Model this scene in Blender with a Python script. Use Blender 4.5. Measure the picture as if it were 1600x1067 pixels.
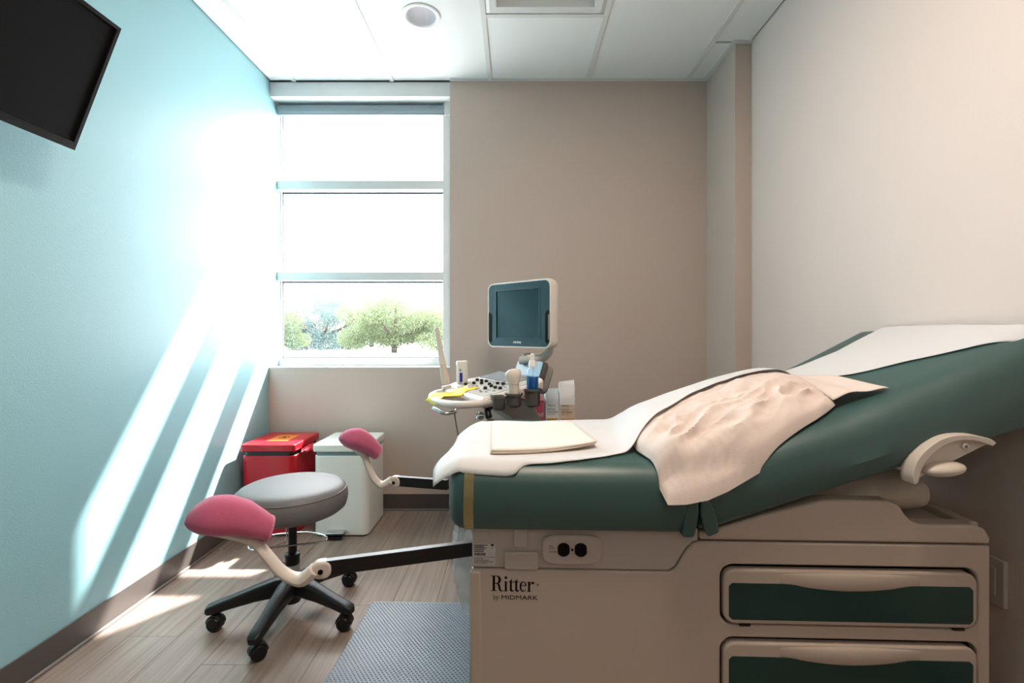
import bpy, bmesh, math, random
from mathutils import Vector, Matrix, noise
from mathutils.geometry import tessellate_polygon
random.seed(7)
PI = math.pi
C = bpy.context.scene.collection
SC = bpy.context.scene
for o in list(bpy.data.objects): bpy.data.objects.remove(o)

# ------------------------------------------------------------------ camera, world, sun, exposure
cam = bpy.data.cameras.new('camera'); cam.sensor_width = 36; cam.lens = 750/1600*36
cam.shift_x = -5/1600; cam.shift_y = -12.5/1600; cam.clip_start = .02; cam.clip_end = 500
co = bpy.data.objects.new('camera', cam); C.objects.link(co)
co.location = (0, 0, 1.104); co.rotation_euler = (PI/2, 0, 0); SC.camera = co

W = bpy.data.worlds.new('world'); SC.world = W; W.use_nodes = True
bg = W.node_tree.nodes['Background']; bg.inputs[0].default_value = (.92, .965, 1, 1); bg.inputs[1].default_value = 6.5

sun = bpy.data.lights.new('sun', 'SUN'); sun.energy = 15; sun.angle = math.radians(1.2); sun.color = (1, .965, .92)
so = bpy.data.objects.new('sun', sun); C.objects.link(so)
so.rotation_euler = Vector((-.70, -1.0, -1.38)).to_track_quat('-Z', 'Y').to_euler(); so.location = (3, 6, 6)

por = bpy.data.lights.new('window_portal', 'AREA'); por.shape = 'RECTANGLE'; por.size = 1.08; por.size_y = 1.66
por.cycles.is_portal = True
po = bpy.data.objects.new('window_portal', por); C.objects.link(po); po.location = (-1.0, 3.26, 1.75)
po.rotation_euler = (-PI/2, 0, 0)

def area(name, loc, rot, sx, sy, e, col):
    l = bpy.data.lights.new(name, 'AREA'); l.shape = 'RECTANGLE'; l.size = sx; l.size_y = sy; l.energy = e; l.color = col
    o = bpy.data.objects.new(name, l); C.objects.link(o); o.location = loc; o.rotation_euler = rot; return o
# ceiling troffer over the table, then an unseen fill lamp added behind the camera
area('ceiling_lamp_and_fill', (.147, .863, 2.66), (0, 0, 0), .42, .42, 12.5, (1, .82, .68))
area('ceiling_lamp_and_fill', (.147, -1.577, 2.66), (0, 0, 0), .42, .42, 3, (1, .86, .74))  # added to brighten the back wall

SC.view_settings.view_transform = 'Standard'; SC.view_settings.look = 'None'
SC.view_settings.gamma = 1; SC.view_settings.use_curve_mapping = False
SC.view_settings.exposure = 1.05

# ------------------------------------------------------------------ materials
def lin(c):
    return tuple(((v/255)/12.92 if v/255 <= .04045 else ((v/255+.055)/1.055)**2.4) for v in c)
MC = {}
def mat(name, rgb, rough=.5, metal=0, spec=.5, bump=0, bscale=200, var=0, vscale=3, trans=0, alpha=1, emit=None, estr=0, coat=0, ior=1.45, sheen=0, tl=0):
    if name in MC: return MC[name]
    m = bpy.data.materials.new(name); m.use_nodes = True; nt = m.node_tree; N = nt.nodes; L = nt.links
    b = N['Principled BSDF']; c = (*lin(rgb), 1)
    b.inputs['Base Color'].default_value = c; b.inputs['Roughness'].default_value = rough
    b.inputs['Metallic'].default_value = metal; b.inputs['Specular IOR Level'].default_value = spec
    b.inputs['Transmission Weight'].default_value = trans; b.inputs['Alpha'].default_value = alpha
    b.inputs['IOR'].default_value = ior
    b.inputs['Coat Weight'].default_value = coat
    b.inputs['Sheen Weight'].default_value = sheen
    if emit: b.inputs['Emission Color'].default_value = (*lin(emit), 1); b.inputs['Emission Strength'].default_value = estr
    tc = N.new('ShaderNodeTexCoord')
    n = N.new('ShaderNodeTexNoise'); n.inputs['Scale'].default_value = vscale; n.inputs['Detail'].default_value = 4
    L.new(tc.outputs['Object'], n.inputs['Vector'])
    mx = N.new('ShaderNodeMix'); mx.data_type = 'RGBA'; L.new(n.outputs['Fac'], mx.inputs['Factor'])
    v = max(var, .015)
    mx.inputs['A'].default_value = tuple(max(0, x*(1-v)) for x in c[:3]) + (1,)
    mx.inputs['B'].default_value = tuple(min(1, x*(1+v)) for x in c[:3]) + (1,)
    L.new(mx.outputs['Result'], b.inputs['Base Color'])
    if bump:
        n2 = N.new('ShaderNodeTexNoise'); n2.inputs['Scale'].default_value = bscale; n2.inputs['Detail'].default_value = 3
        L.new(tc.outputs['Object'], n2.inputs['Vector'])
        bp = N.new('ShaderNodeBump'); bp.inputs['Strength'].default_value = bump; bp.inputs['Distance'].default_value = .002
        L.new(n2.outputs['Fac'], bp.inputs['Height']); L.new(bp.outputs['Normal'], b.inputs['Normal'])
    if tl:
        t = N.new('ShaderNodeBsdfTranslucent'); t.inputs['Color'].default_value = c
        ms = N.new('ShaderNodeMixShader'); ms.inputs[0].default_value = tl
        L.new(b.outputs[0], ms.inputs[1]); L.new(t.outputs[0], ms.inputs[2]); L.new(ms.outputs[0], N['Material Output'].inputs[0])
    MC[name] = m; return m

def glass_mat(name, tint=(1, 1, 1), refl=.06):
    m = bpy.data.materials.new(name); m.use_nodes = True; nt = m.node_tree; N = nt.nodes; L = nt.links
    N.remove(N['Principled BSDF'])
    t = N.new('ShaderNodeBsdfTransparent'); t.inputs[0].default_value = (*tint, 1)
    g = N.new('ShaderNodeBsdfGlossy'); g.inputs['Roughness'].default_value = .02
    lw = N.new('ShaderNodeLayerWeight'); pw_ = N.new('ShaderNodeMath'); pw_.operation = 'POWER'; pw_.inputs[1].default_value = 5
    f = N.new('ShaderNodeMath'); f.operation = 'MULTIPLY_ADD'; f.inputs[1].default_value = .8; f.inputs[2].default_value = refl*.5
    L.new(lw.outputs['Facing'], pw_.inputs[0]); L.new(pw_.outputs[0], f.inputs[0])
    ms = N.new('ShaderNodeMixShader'); L.new(f.outputs[0], ms.inputs[0]); L.new(t.outputs[0], ms.inputs[1]); L.new(g.outputs[0], ms.inputs[2])
    L.new(ms.outputs[0], N['Material Output'].inputs[0]); return m

def plank_mat():
    m = bpy.data.materials.new('wood_plank'); m.use_nodes = True; nt = m.node_tree; N = nt.nodes; L = nt.links
    b = N['Principled BSDF']; tc = N.new('ShaderNodeTexCoord'); oi = N.new('ShaderNodeObjectInfo')
    mp = N.new('ShaderNodeMapping'); mp.inputs['Scale'].default_value = (55, 1.6, 1)
    cx = N.new('ShaderNodeCombineXYZ'); mu = N.new('ShaderNodeMath'); mu.operation = 'MULTIPLY'; mu.inputs[1].default_value = 90
    L.new(oi.outputs['Random'], mu.inputs[0]); L.new(mu.outputs[0], cx.inputs[0]); L.new(mu.outputs[0], cx.inputs[1])
    L.new(tc.outputs['Object'], mp.inputs[0]); L.new(cx.outputs[0], mp.inputs['Location'])
    n = N.new('ShaderNodeTexNoise'); n.inputs['Scale'].default_value = 1; n.inputs['Detail'].default_value = 6; n.inputs['Roughness'].default_value = .62
    L.new(mp.outputs[0], n.inputs['Vector'])
    mp2 = N.new('ShaderNodeMapping'); mp2.inputs['Scale'].default_value = (9, .7, 1); L.new(tc.outputs['Object'], mp2.inputs[0]); L.new(cx.outputs[0], mp2.inputs['Location'])
    n3 = N.new('ShaderNodeTexNoise'); n3.inputs['Scale'].default_value = 1.2; n3.inputs['Detail'].default_value = 3; L.new(mp2.outputs[0], n3.inputs['Vector'])
    r = N.new('ShaderNodeValToRGB'); L.new(n.outputs['Fac'], r.inputs[0])
    r.color_ramp.elements[0].position = .28; r.color_ramp.elements[0].color = (*lin((122, 103, 92)), 1)
    r.color_ramp.elements[1].position = .72; r.color_ramp.elements[1].color = (*lin((160, 143, 132)), 1)
    hs = N.new('ShaderNodeHueSaturation'); L.new(r.outputs[0], hs.inputs['Color'])
    a = N.new('ShaderNodeMath'); a.operation = 'MULTIPLY_ADD'; a.inputs[1].default_value = .07; a.inputs[2].default_value = .76
    L.new(oi.outputs['Random'], a.inputs[0])
    a2 = N.new('ShaderNodeMath'); a2.operation = 'MULTIPLY_ADD'; a2.inputs[1].default_value = .45; L.new(n3.outputs['Fac'], a2.inputs[0]); L.new(a.outputs[0], a2.inputs[2])
    L.new(a2.outputs[0], hs.inputs['Value']); L.new(hs.outputs[0], b.inputs['Base Color'])
    b.inputs['Roughness'].default_value = .42; b.inputs['Specular IOR Level'].default_value = .45
    bp = N.new('ShaderNodeBump'); bp.inputs['Strength'].default_value = .12; bp.inputs['Distance'].default_value = .001
    L.new(n.outputs['Fac'], bp.inputs['Height']); L.new(bp.outputs[0], b.inputs['Normal'])
    return m

M = dict(
 teal=mat('teal_paint', (150, 195, 204), .42, spec=.4, bump=.25, bscale=260),
 beige=mat('greige_paint', (200, 184, 174), .6, bump=.15, bscale=260),
 pale=mat('pale_paint', (224, 211, 204), .55, bump=.15, bscale=260),
 tile=mat('ceiling_tile_white', (232, 236, 236), .85, bump=.5, bscale=420),
 rail=mat('grid_white', (214, 216, 214), .5),
 plank=plank_mat(),
 gap=mat('floor_joint', (100, 84, 76), .8),
 cove=mat('vinyl_cove', (84, 78, 75), .45, bump=.05),
 shoe=mat('cove_shoe', (120, 114, 110), .4),  # lighter grey strip along the foot of the baseboard
 alu=mat('window_white_metal', (216, 218, 218), .4, spec=.4),
 gasket=mat('gasket', (70, 82, 92), .5),
 glass=glass_mat('window_glass'),
 shade=mat('shade_cloth', (150, 165, 172), .6, bump=.1, tl=.25),
 chrome=mat('chrome', (205, 205, 205), .12, metal=1),
 black=mat('black_plastic', (26, 26, 27), .42, bump=.15, bscale=500),
 blackm=mat('black_metal', (20, 20, 21), .35, bump=.05),
 screen=mat('tv_screen', (9, 9, 10), .6, spec=.12),
 bezel=mat('tv_bezel', (24, 25, 28), .35, spec=.3),
 vinyl=mat('grey_vinyl', (120, 116, 116), .5, bump=.12, bscale=350),
 pink=mat('pink_cloth', (206, 100, 136), .95, bump=.6, bscale=900, sheen=.3, var=.06, vscale=80),
 thread=mat('thread', (225, 170, 190), .8),
 offw=mat('offwhite_plastic', (216, 205, 194), .4),
 base=mat('warm_plastic', (192, 176, 164), .42, bump=.06, bscale=300),
 panel=mat('panel_plastic', (186, 173, 166), .45, bump=.06, bscale=300),
 green=mat('green_vinyl', (46, 82, 80), .43, spec=1.0, bump=.12, bscale=420),
 dgreen=mat('green_insert', (24, 58, 55), .3, bump=.05),
 gold=mat('gold_tape', (170, 160, 115), .12, metal=.7, coat=.6),
 paper=mat('exam_paper', (236, 236, 238), .75, tl=.2, bump=.1, bscale=120),
 pcase=mat('pillow_paper', (232, 216, 208), .8, tl=.1, bump=.25, bscale=160),
 cream=mat('drape_cream', (236, 228, 220), .85, bump=.15, bscale=200),
 creamd=mat('drape_edge', (205, 186, 160), .85),
 roll=mat('roll_wrap', (214, 200, 186), .7, bump=.15, bscale=100),
 red=mat('red_enamel', (190, 26, 40), .34, spec=.5),
 redbag=mat('red_bag', (170, 25, 45), .25),
 white=mat('white_enamel', (238, 238, 232), .32),
 liner=mat('grey_liner', (120, 140, 146), .3),
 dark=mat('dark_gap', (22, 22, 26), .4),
 orange=mat('orange_label', (226, 120, 40), .6),
 step=mat('step_grey', (128, 138, 150), .38, bump=.05),
 stepd=mat('step_edge', (80, 86, 94), .4),
 mon=mat('monitor_teal', (36, 66, 76), .35),
 mscr=mat('monitor_screen', (12, 50, 58), .2),  # dark screen with the teal wall's reflection put into its colour
 usw=mat('us_white', (224, 214, 206), .4),
 usg=mat('us_grey', (140, 136, 130), .45),
 usd=mat('us_dark', (84, 80, 76), .45),
 blu=mat('blue_lid', (96, 130, 146), .3, spec=.35),
 key=mat('key_grey', (150, 155, 160), .4),
 yellow=mat('yellow_cloth', (232, 218, 60), .6),
 bluel=mat('blue_print', (24, 40, 150), .5),
 bottlew=mat('bottle_white', (236, 232, 226), .35),
 liquid=mat('blue_liquid', (10, 110, 175), .1, trans=.35, ior=1.33),
 clear=glass_mat('clear_plastic', (.9, .96, 1)),
 pinkbox=mat('pink_box', (222, 96, 122), .5),
 pack=mat('gauze_pack', (232, 234, 236), .5),
 packt=mat('pack_tan', (216, 196, 178), .55),
 amber=mat('amber_print', (214, 150, 40), .5),
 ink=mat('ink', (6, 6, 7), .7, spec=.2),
 tag=mat('tag_paper', (205, 198, 198), .5),
 greyink=mat('grey_ink', (95, 85, 80), .5),
 lens=mat('lamp_lens', (235, 238, 240), .5, emit=(255, 250, 240), estr=.12),
 lampon=mat('lamp_lens_on', (240, 238, 230), .5, emit=(255, 230, 200), estr=3),
 bulb=mat('downlight_bulb', (240, 240, 245), .3, emit=(255, 250, 255), estr=.5),
 reflector=mat('reflector', (214, 216, 218), .3),
 plate=mat('wall_plate', (205, 200, 196), .4),
 bark=mat('bark', (74, 66, 58), .9, bump=.5, bscale=20),
 leaf=mat('leaf', (108, 120, 90), .6, tl=.5, var=.3, vscale=1),
 leafb=mat('leaf_bluish', (94, 112, 110), .6, tl=.5, var=.25, vscale=1),
 conc=mat('pale_paving', (176, 175, 173), .85, bump=.3, bscale=3),
 grille=mat('grille', (30, 54, 64), .5),
 usl=mat('us_light_grey', (186, 190, 188), .35),
 panelgrey=mat('panel_grey', (190, 186, 180), .45),
 usbag=None)
def bag_mat():
    m = bpy.data.materials.new('bag_film'); m.use_nodes = True; nt = m.node_tree; N = nt.nodes; L = nt.links
    b = N['Principled BSDF']; b.inputs['Base Color'].default_value = (.85, .88, .9, 1); b.inputs['Roughness'].default_value = .15
    t = N.new('ShaderNodeBsdfTransparent'); ms = N.new('ShaderNodeMixShader'); ms.inputs[0].default_value = .5
    L.new(t.outputs[0], ms.inputs[1]); L.new(b.outputs[0], ms.inputs[2]); L.new(ms.outputs[0], N['Material Output'].inputs[0]); return m
M['usbag'] = bag_mat()

# ------------------------------------------------------------------ helpers
MW = {}
def thing(name, label, cat, loc=(0, 0, 0), rz=0, group=None):
    o = bpy.data.objects.new(name, None); C.objects.link(o); o.location = loc; o.rotation_euler = (0, 0, rz)
    o.empty_display_size = .05; o['label'] = label; o['category'] = cat
    if group: o['group'] = group
    MW[o] = Matrix.Translation(loc) @ Matrix.Rotation(rz, 4, 'Z'); return o
def obj(name, bm, m, parent=None, frame=None, smooth=True, bevel=0, seg=2, kind=None, label=None, cat=None, group=None, subsurf=0, origin=None):
    """links bm as ONE mesh object; bm is in `frame` coordinates (world when None)"""
    F = frame if frame is not None else Matrix.Identity(4)
    if parent is not None: PM = MW[parent]
    elif frame is not None: PM = frame
    elif origin is not None: PM = Matrix.Translation(origin)
    else: PM = Matrix.Identity(4)
    bm.transform(PM.inverted() @ F)
    bmesh.ops.recalc_face_normals(bm, faces=bm.faces)
    me = bpy.data.meshes.new(name); bm.to_mesh(me); bm.free()
    if isinstance(m, (list, tuple)):
        for x in m: me.materials.append(x)
    else: me.materials.append(m)
    o = bpy.data.objects.new(name, me); C.objects.link(o)
    if parent is not None: o.parent = parent
    else: o.matrix_world = PM
    MW[o] = PM
    if smooth:
        me.shade_smooth()
        me.set_sharp_from_angle(angle=math.radians(38))
    if bevel:
        b = o.modifiers.new('bevel', 'BEVEL'); b.width = bevel; b.segments = seg; b.limit_method = 'ANGLE'; b.angle_limit = math.radians(32); b.harden_normals = False
    if subsurf:
        s = o.modifiers.new('sub', 'SUBSURF'); s.levels = subsurf; s.render_levels = subsurf
    if kind: o['kind'] = kind
    if label: o['label'] = label
    if cat: o['category'] = cat
    if group: o['group'] = group
    return o
def struct(name, bm, m, **k): return obj(name, bm, m, kind='structure', smooth=k.pop('smooth', False), **k)
def B(*boxes):
    bm = bmesh.new()
    for b in boxes: add_box(bm, *b)
    return bm
def add_box(bm, x0, x1, y0, y1, z0, z1, mtx=None, mi=0):
    v = [bm.verts.new(p) for p in ((x0,y0,z0),(x1,y0,z0),(x1,y1,z0),(x0,y1,z0),(x0,y0,z1),(x1,y0,z1),(x1,y1,z1),(x0,y1,z1))]
    if mtx:
        for q in v: q.co = mtx @ q.co
    for f in ((3,2,1,0),(4,5,6,7),(0,1,5,4),(1,2,6,5),(2,3,7,6),(3,0,4,7)):
        fc = bm.faces.new([v[i] for i in f]); fc.material_index = mi
def rrect(x0, x1, z0, z1, r, n=6):
    out = []
    for cx, cz, a in ((x1-r, z1-r, 0), (x0+r, z1-r, 90), (x0+r, z0+r, 180), (x1-r, z0+r, 270)):
        for i in range(n+1):
            t = math.radians(a+90*i/n); out.append((cx+r*math.cos(t), cz+r*math.sin(t)))
    return out
def ellipse(cx, cz, rx, rz, n=24): return [(cx+rx*math.cos(2*PI*i/n), cz+rz*math.sin(2*PI*i/n)) for i in range(n)]
def prism(outer, t0, t1, holes=(), axis='Y', bm=None, mtx=None):
    """2-D outline (a,b) extruded along axis from t0 to t1. axis Y: (x,z); Z: (x,y); X: (y,z)"""
    bm = bm or bmesh.new()
    mk = {'Y': lambda a, b, t: (a, t, b), 'Z': lambda a, b, t: (a, b, t), 'X': lambda a, b, t: (t, a, b)}[axis]
    loops = [list(outer)] + [list(h) for h in holes]
    tris = tessellate_polygon([[Vector((a, b, 0)) for a, b in l] for l in loops])
    flat = [p for l in loops for p in l]
    V0 = [bm.verts.new(mk(a, b, t0)) for a, b in flat]; V1 = [bm.verts.new(mk(a, b, t1)) for a, b in flat]
    if mtx:
        for q in V0+V1: q.co = mtx @ q.co
    if len(loops) == 1:
        bm.faces.new(V0); bm.faces.new(list(reversed(V1)))
    else:
        for t in tris:
            for V in (V0, V1):
                try: bm.faces.new([V[i] for i in t])
                except ValueError: pass
    k = 0
    for l in loops:
        n = len(l)
        for i in range(n):
            a, b = k+i, k+(i+1) % n
            bm.faces.new((V0[a], V0[b], V1[b], V1[a]))
        k += n
    return bm
def loft(rings, closed=True, caps=True, bm=None):
    bm = bm or bmesh.new(); R = [[bm.verts.new(p) for p in r] for r in rings]; n = len(rings[0])
    for A, D in zip(R, R[1:]):
        for i in range(n if closed else n-1):
            j = (i+1) % n
            bm.faces.new((A[i], A[j], D[j], D[i]))
    if caps and closed:
        bm.faces.new(R[0][::-1]); bm.faces.new(R[-1])
    return bm
def tube(path, r, n=10, bm=None, closed=False, flat=1.0):
    pts = [Vector(p) for p in path]; rs = r if isinstance(r, (list, tuple)) else [r]*len(pts)
    rings = []; up = Vector((0, 0, 1)); prev = None
    for i, p in enumerate(pts):
        if closed: t = (pts[(i+1) % len(pts)]-pts[i-1]).normalized()
        else: t = (pts[min(i+1, len(pts)-1)]-pts[max(i-1, 0)]).normalized()
        if prev is None:
            a = t.cross(up)
            if a.length < .05: a = t.cross(Vector((0, 1, 0)))
            a.normalize()
        else:
            a = prev - t*prev.dot(t); a.normalize()
        prev = a; b = t.cross(a)
        rings.append([p + a*rs[i]*math.cos(2*PI*k/n) + b*rs[i]*flat*math.sin(2*PI*k/n) for k in range(n)])
    if closed: rings.append(rings[0]); 
    bm = bm or bmesh.new()
    loft(rings, caps=not closed, bm=bm)
    if closed: bmesh.ops.remove_doubles(bm, verts=bm.verts, dist=1e-6)
    return bm
def smoothpath(pts, k=6):
    P_ = [Vector(p) for p in pts]; out = []
    for i in range(len(P_)-1):
        p0, p1, p2, p3 = P_[max(i-1, 0)], P_[i], P_[i+1], P_[min(i+2, len(P_)-1)]
        for j in range(k):
            t = j/k
            out.append(.5*((2*p1)+(-p0+p2)*t+(2*p0-5*p1+4*p2-p3)*t*t+(-p0+3*p1-3*p2+p3)*t**3))
    out.append(P_[-1]); return out
def lathe(prof, n=32, mtx=None, bm=None):
    """profile of (radius, z) revolved about z"""
    bm = bm or bmesh.new(); R = []
    for r, z in prof:
        if r < 1e-5: R.append([bm.verts.new((0, 0, z))])
        else: R.append([bm.verts.new((r*math.cos(2*PI*i/n), r*math.sin(2*PI*i/n), z)) for i in range(n)])
    for A, D in zip(R, R[1:]):
        for i in range(n):
            j = (i+1) % n
            if len(A) == 1 and len(D) == 1: continue
            if len(A) == 1: bm.faces.new((A[0], D[i], D[j]))
            elif len(D) == 1: bm.faces.new((A[i], A[j], D[0]))
            else: bm.faces.new((A[i], A[j], D[j], D[i]))
    if mtx: bm.transform(mtx)
    return bm
def T(x, y, z): return Matrix.Translation((x, y, z))
def RX(a): return Matrix.Rotation(a, 4, 'X')
def RY(a): return Matrix.Rotation(a, 4, 'Y')
def RZ(a): return Matrix.Rotation(a, 4, 'Z')
def at(px, py, Y): return Vector(((px-805)/750*Y, Y, 1.104-(py-521)/750*Y))
def interp(tab, x):
    if x <= tab[0][0]: return tab[0][1]
    for a, b in zip(tab, tab[1:]):
        if x <= b[0]: return a[1]+(b[1]-a[1])*(x-a[0])/(b[0]-a[0])
    return tab[-1][1]
def text_bm(s, size, depth=.0004, ox=0, xs=1.0, align='LEFT', bold=0):
    cu = bpy.data.curves.new('t', 'FONT'); cu.body = s; cu.size = size; cu.extrude = depth; cu.align_x = align; cu.resolution_u = 3; cu.offset = bold
    o = bpy.data.objects.new('t', cu); C.objects.link(o)
    me = bpy.data.meshes.new_from_object(o); bm = bmesh.new(); bm.from_mesh(me)
    bpy.data.objects.remove(o); bpy.data.meshes.remove(me); bpy.data.curves.remove(cu)
    bm.transform(Matrix.Diagonal((xs, 1, 1, 1))); return bm
FACE = RX(PI/2)       # text upright, facing -Y
def rbox(x0, x1, y0, y1, z0, z1): return B((x0, x1, y0, y1, z0, z1))

# ------------------------------------------------------------------ room shell
XL, XR, YB, YF, ZC = -1.54, 1.285, 3.0, -3.4, 2.688
fl = struct('floor', B((XL-.15, XR+.15, YF-.15, 3.3, -.08, -.004)), M['gap'])
pm = None; pw, pl = .181, 1.22
k = 0
for i in range(-1, 17):
    x0 = XL + i*pw - .05
    off = [.25, .95, .55, 1.1, .05, .75][i % 6]
    y = YF - off
    while y < YB:
        if y + pl > YF:
            if pm is None:
                bm = bmesh.new(); g = .0004
                v = [(g,g,-.004),(pw-g,g,-.004),(pw-g,pl-g,-.004),(g,pl-g,-.004),(2*g,2*g,0),(pw-2*g,2*g,0),(pw-2*g,pl-2*g,0),(2*g,pl-2*g,0)]
                vs = [bm.verts.new(p) for p in v]
                for f in ((4,5,6,7),(0,1,5,4),(1,2,6,5),(2,3,7,6),(3,0,4,7)): bm.faces.new([vs[q] for q in f])
                pm = bpy.data.meshes.new('floor_plank'); bm.to_mesh(pm); bm.free(); pm.materials.append(M['plank'])
            o = bpy.data.objects.new('floor_plank', pm); C.objects.link(o); o.parent = fl; o.location = (x0, y, 0)
        y += pl
ZT_ = 2.92
struct('wall_left', B((XL-.15, XL, YF-.15, 3.185, 0, ZT_)), M['teal'])
struct('wall_right', B((XR, XR+.15, YF-.15, 3.32, 0, ZT_)), M['pale'])
struct('wall_front', B((XL, XR, YF-.15, YF, 0, ZT_)), M['beige'])
WX, WZ0, WZ1 = -.408, .888, 2.592
struct('wall_back', B((XL, XR, YB, 3.28, 0, WZ0), (WX, XR, YB, 3.28, WZ0, ZT_), (XL-.15, WX, 3.186, 3.28, WZ1+.02, ZT_)), M['beige'])
struct('wall_corner', B((1.197, XR, 2.611, YB, 0, ZC)), M['beige'])
struct('trim_1', B((XL, WX, YB+.012, 3.185, WZ1, ZC-.006)), M['alu'], bevel=.002)           # header box over the window
# baseboards
bb = lambda a, b: [(0, .006), (.004, .0), (.004, .0)]
struct('baseboard_left', B((XL, XL+.006, YF, YB, .012, .102)), M['cove'], bevel=.002)
struct('baseboard_back', B((XL, 1.197, YB-.006, YB, .012, .102)), M['cove'], bevel=.002)
struct('baseboard_right', B((XR-.006, XR, YF, 2.605, .012, .102)), M['cove'], bevel=.002)
struct('trim_2', B((XL, XL+.014, YF, YB-.014, 0, .012), (XL, 1.197, YB-.014, YB, 0, .012)), M['shoe'], bevel=.003)

# ceiling with its tiles, rails and wall angle
ce = struct('ceiling', B((XL-.15, XR+.15, YF-.15, 3.32, ZT_, ZT_+.12)), M['tile'])
gx = [-1.388+.61*i for i in range(5)]; cols = [XL]+gx+[XR]
cols[1:6] = [-1.385, -.772, -.158, .452, 1.075]
def tile(x0, x1, y0, y1, hole=None):
    e = .009
    if x1-x0 < .03: return
    o = [(x0+e, y0+e), (x1-e, y0+e), (x1-e, y1-e), (x0+e, y1-e)]
    obj('ceiling_tile', prism(o, ZC, ZC+.016, holes=[hole] if hole else (), axis='Z'), M['tile'], ce, smooth=False)
ys = [YF, -.662, -.052, .558, 1.168, 1.778, 3.0]
DL = (-.468, 2.395, .078)
for ci in range(len(cols)-1):
    x0, x1 = cols[ci], cols[ci+1]
    rows = [(YF, -1.882), (-1.882, -.662), (-.662, .558), (.558, 1.778), (1.778, 3.012 if x0 < -.5 else 3.0)]
    for y0, y1 in rows:
        if ci == 3:
            mid = (y0+y1)/2 if y0 > -1 else None
            if y0 > 1.7: tile(x0, x1, 2.388, 3.0); continue       # troffer fills the other half
            if abs(y0-.558) < .01: tile(x0, x1, 1.168, 1.778); continue
            if abs(y0+1.882) < .01: tile(x0, x1, -1.272, -.662); continue
            tile(x0, x1, y0, y1); continue
        if ci == 2 and y0 > 1.7: tile(x0, x1, y0, 3.012, ellipse(DL[0], DL[1], DL[2], DL[2], 32)); continue
        if ci == len(cols)-2 and y0 > 1.7:
            tile(x0, x1, y0, 2.611); tile(x0, 1.197, 2.611, 3.0); continue
        tile(x0, x1, y0, y1)
rw = .0125
for x in cols[1:-1]:
    obj('grid_rail', B((x-rw, x+rw, YF, 3.01 if x < -.5 else 3.0, ZC-.006, ZC+.002)), M['rail'], ce, smooth=False)
for y, a, b in [(-.662, XL, XR), (.558, XL, XR), (1.778, XL, XR), (2.388, -.158, .452), (1.168, -.158, .452), (-1.882, XL, XR), (-1.272, -.158, .452)]:
    seg = [(q0, q1) for q0, q1 in zip(cols, cols[1:]) if q0 >= a-.01 and q1 <= b+.01]
    for q0, q1 in seg:
        obj('cross_rail', B((q0+rw, q1-rw, y-rw, y+rw, ZC-.006, ZC+.002)), M['rail'], ce, smooth=False)
wa = bmesh.new(); t_ = .02
add_box(wa, WX, 1.197, YB-t_, YB, ZC-.008, ZC); add_box(wa, 1.197-t_, 1.197, 2.611, YB-t_, ZC-.008, ZC)
add_box(wa, 1.197-t_, XR, 2.611-t_, 2.611, ZC-.008, ZC); add_box(wa, XR-.003, XR, YF, 2.611-t_, ZC-.004, ZC)
obj('wall_angle', wa, M['rail'], ce, smooth=False)

# window: frame, mullions, panes
WF = 3.10
wn = struct('window_1', B((-.467, WX, WF, 3.24, WZ0, WZ1), (XL, -.467, WF+.03, 3.24, WZ0, WZ0+.052), (XL, -.467, 3.15, 3.24, 2.56, WZ1+.05), (XL, XL+.004, 3.15, 3.19, WZ0, WZ1)), M['alu'], bevel=.002)
mz = [(2.035, 2.092), (1.447, 1.502)]
for z0, z1 in mz:
    obj('mullion', B((XL, -.467, WF, 3.235, z0, z1)), M['alu'], wn, smooth=False, bevel=.0015)
pz = [(WZ0+.052, 1.447), (1.502, 2.035), (2.092, 2.56)]
for z0, z1 in pz:
    obj('window_pane', B((XL+.004, -.467, 3.177, 3.181, z0, z1)), M['glass'], wn, smooth=False)
    g = bmesh.new()
    for a, b in ((z0, z0+.008), (z1-.010, z1)): add_box(g, XL+.004, -.467, 3.170, 3.177, a, b)
    add_box(g, XL+.004, XL+.008, 3.170, 3.177, z0+.008, z1-.01)
    obj('gasket', g, M['gasket'], wn, smooth=False)
obj('window_sill', B((XL, WX, YB-.002, WF+.03, WZ0, WZ0+.006)), M['alu'], wn, smooth=False, bevel=.001)

# roller shade
rs = thing('roller_shade', 'rolled-up grey roller shade at the top of the window', 'roller shade', (-.97, 3.11, 2.53))
prof = []
rr = bmesh.new(); tube([(XL+.01, 3.115, 2.55), (-.455, 3.115, 2.55)], .034, 20, bm=rr)
obj('shade_roll', rr, M['shade'], rs)
obj('hem_bar', B((XL+.012, -.46, 3.095, 3.105, 2.516, 2.536)), M['shade'], rs, bevel=.003)
obj('end_bracket', B((-.455, -.415, 3.08, 3.10, 2.505, 2.592)), M['alu'], rs, bevel=.002, label='white end bracket')
ch = bmesh.new(); z = 1.08
while z < 2.5:
    bmesh.ops.create_icosphere(ch, subdivisions=1, radius=.003, matrix=T(-.412, 3.075, z)); z += .011
tube([(-.412, 3.075, 1.08), (-.412, 3.075, 2.51)], .0008, 5, bm=ch)
obj('bead_chain', ch, M['alu'], rs, kind='stuff')

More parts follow.
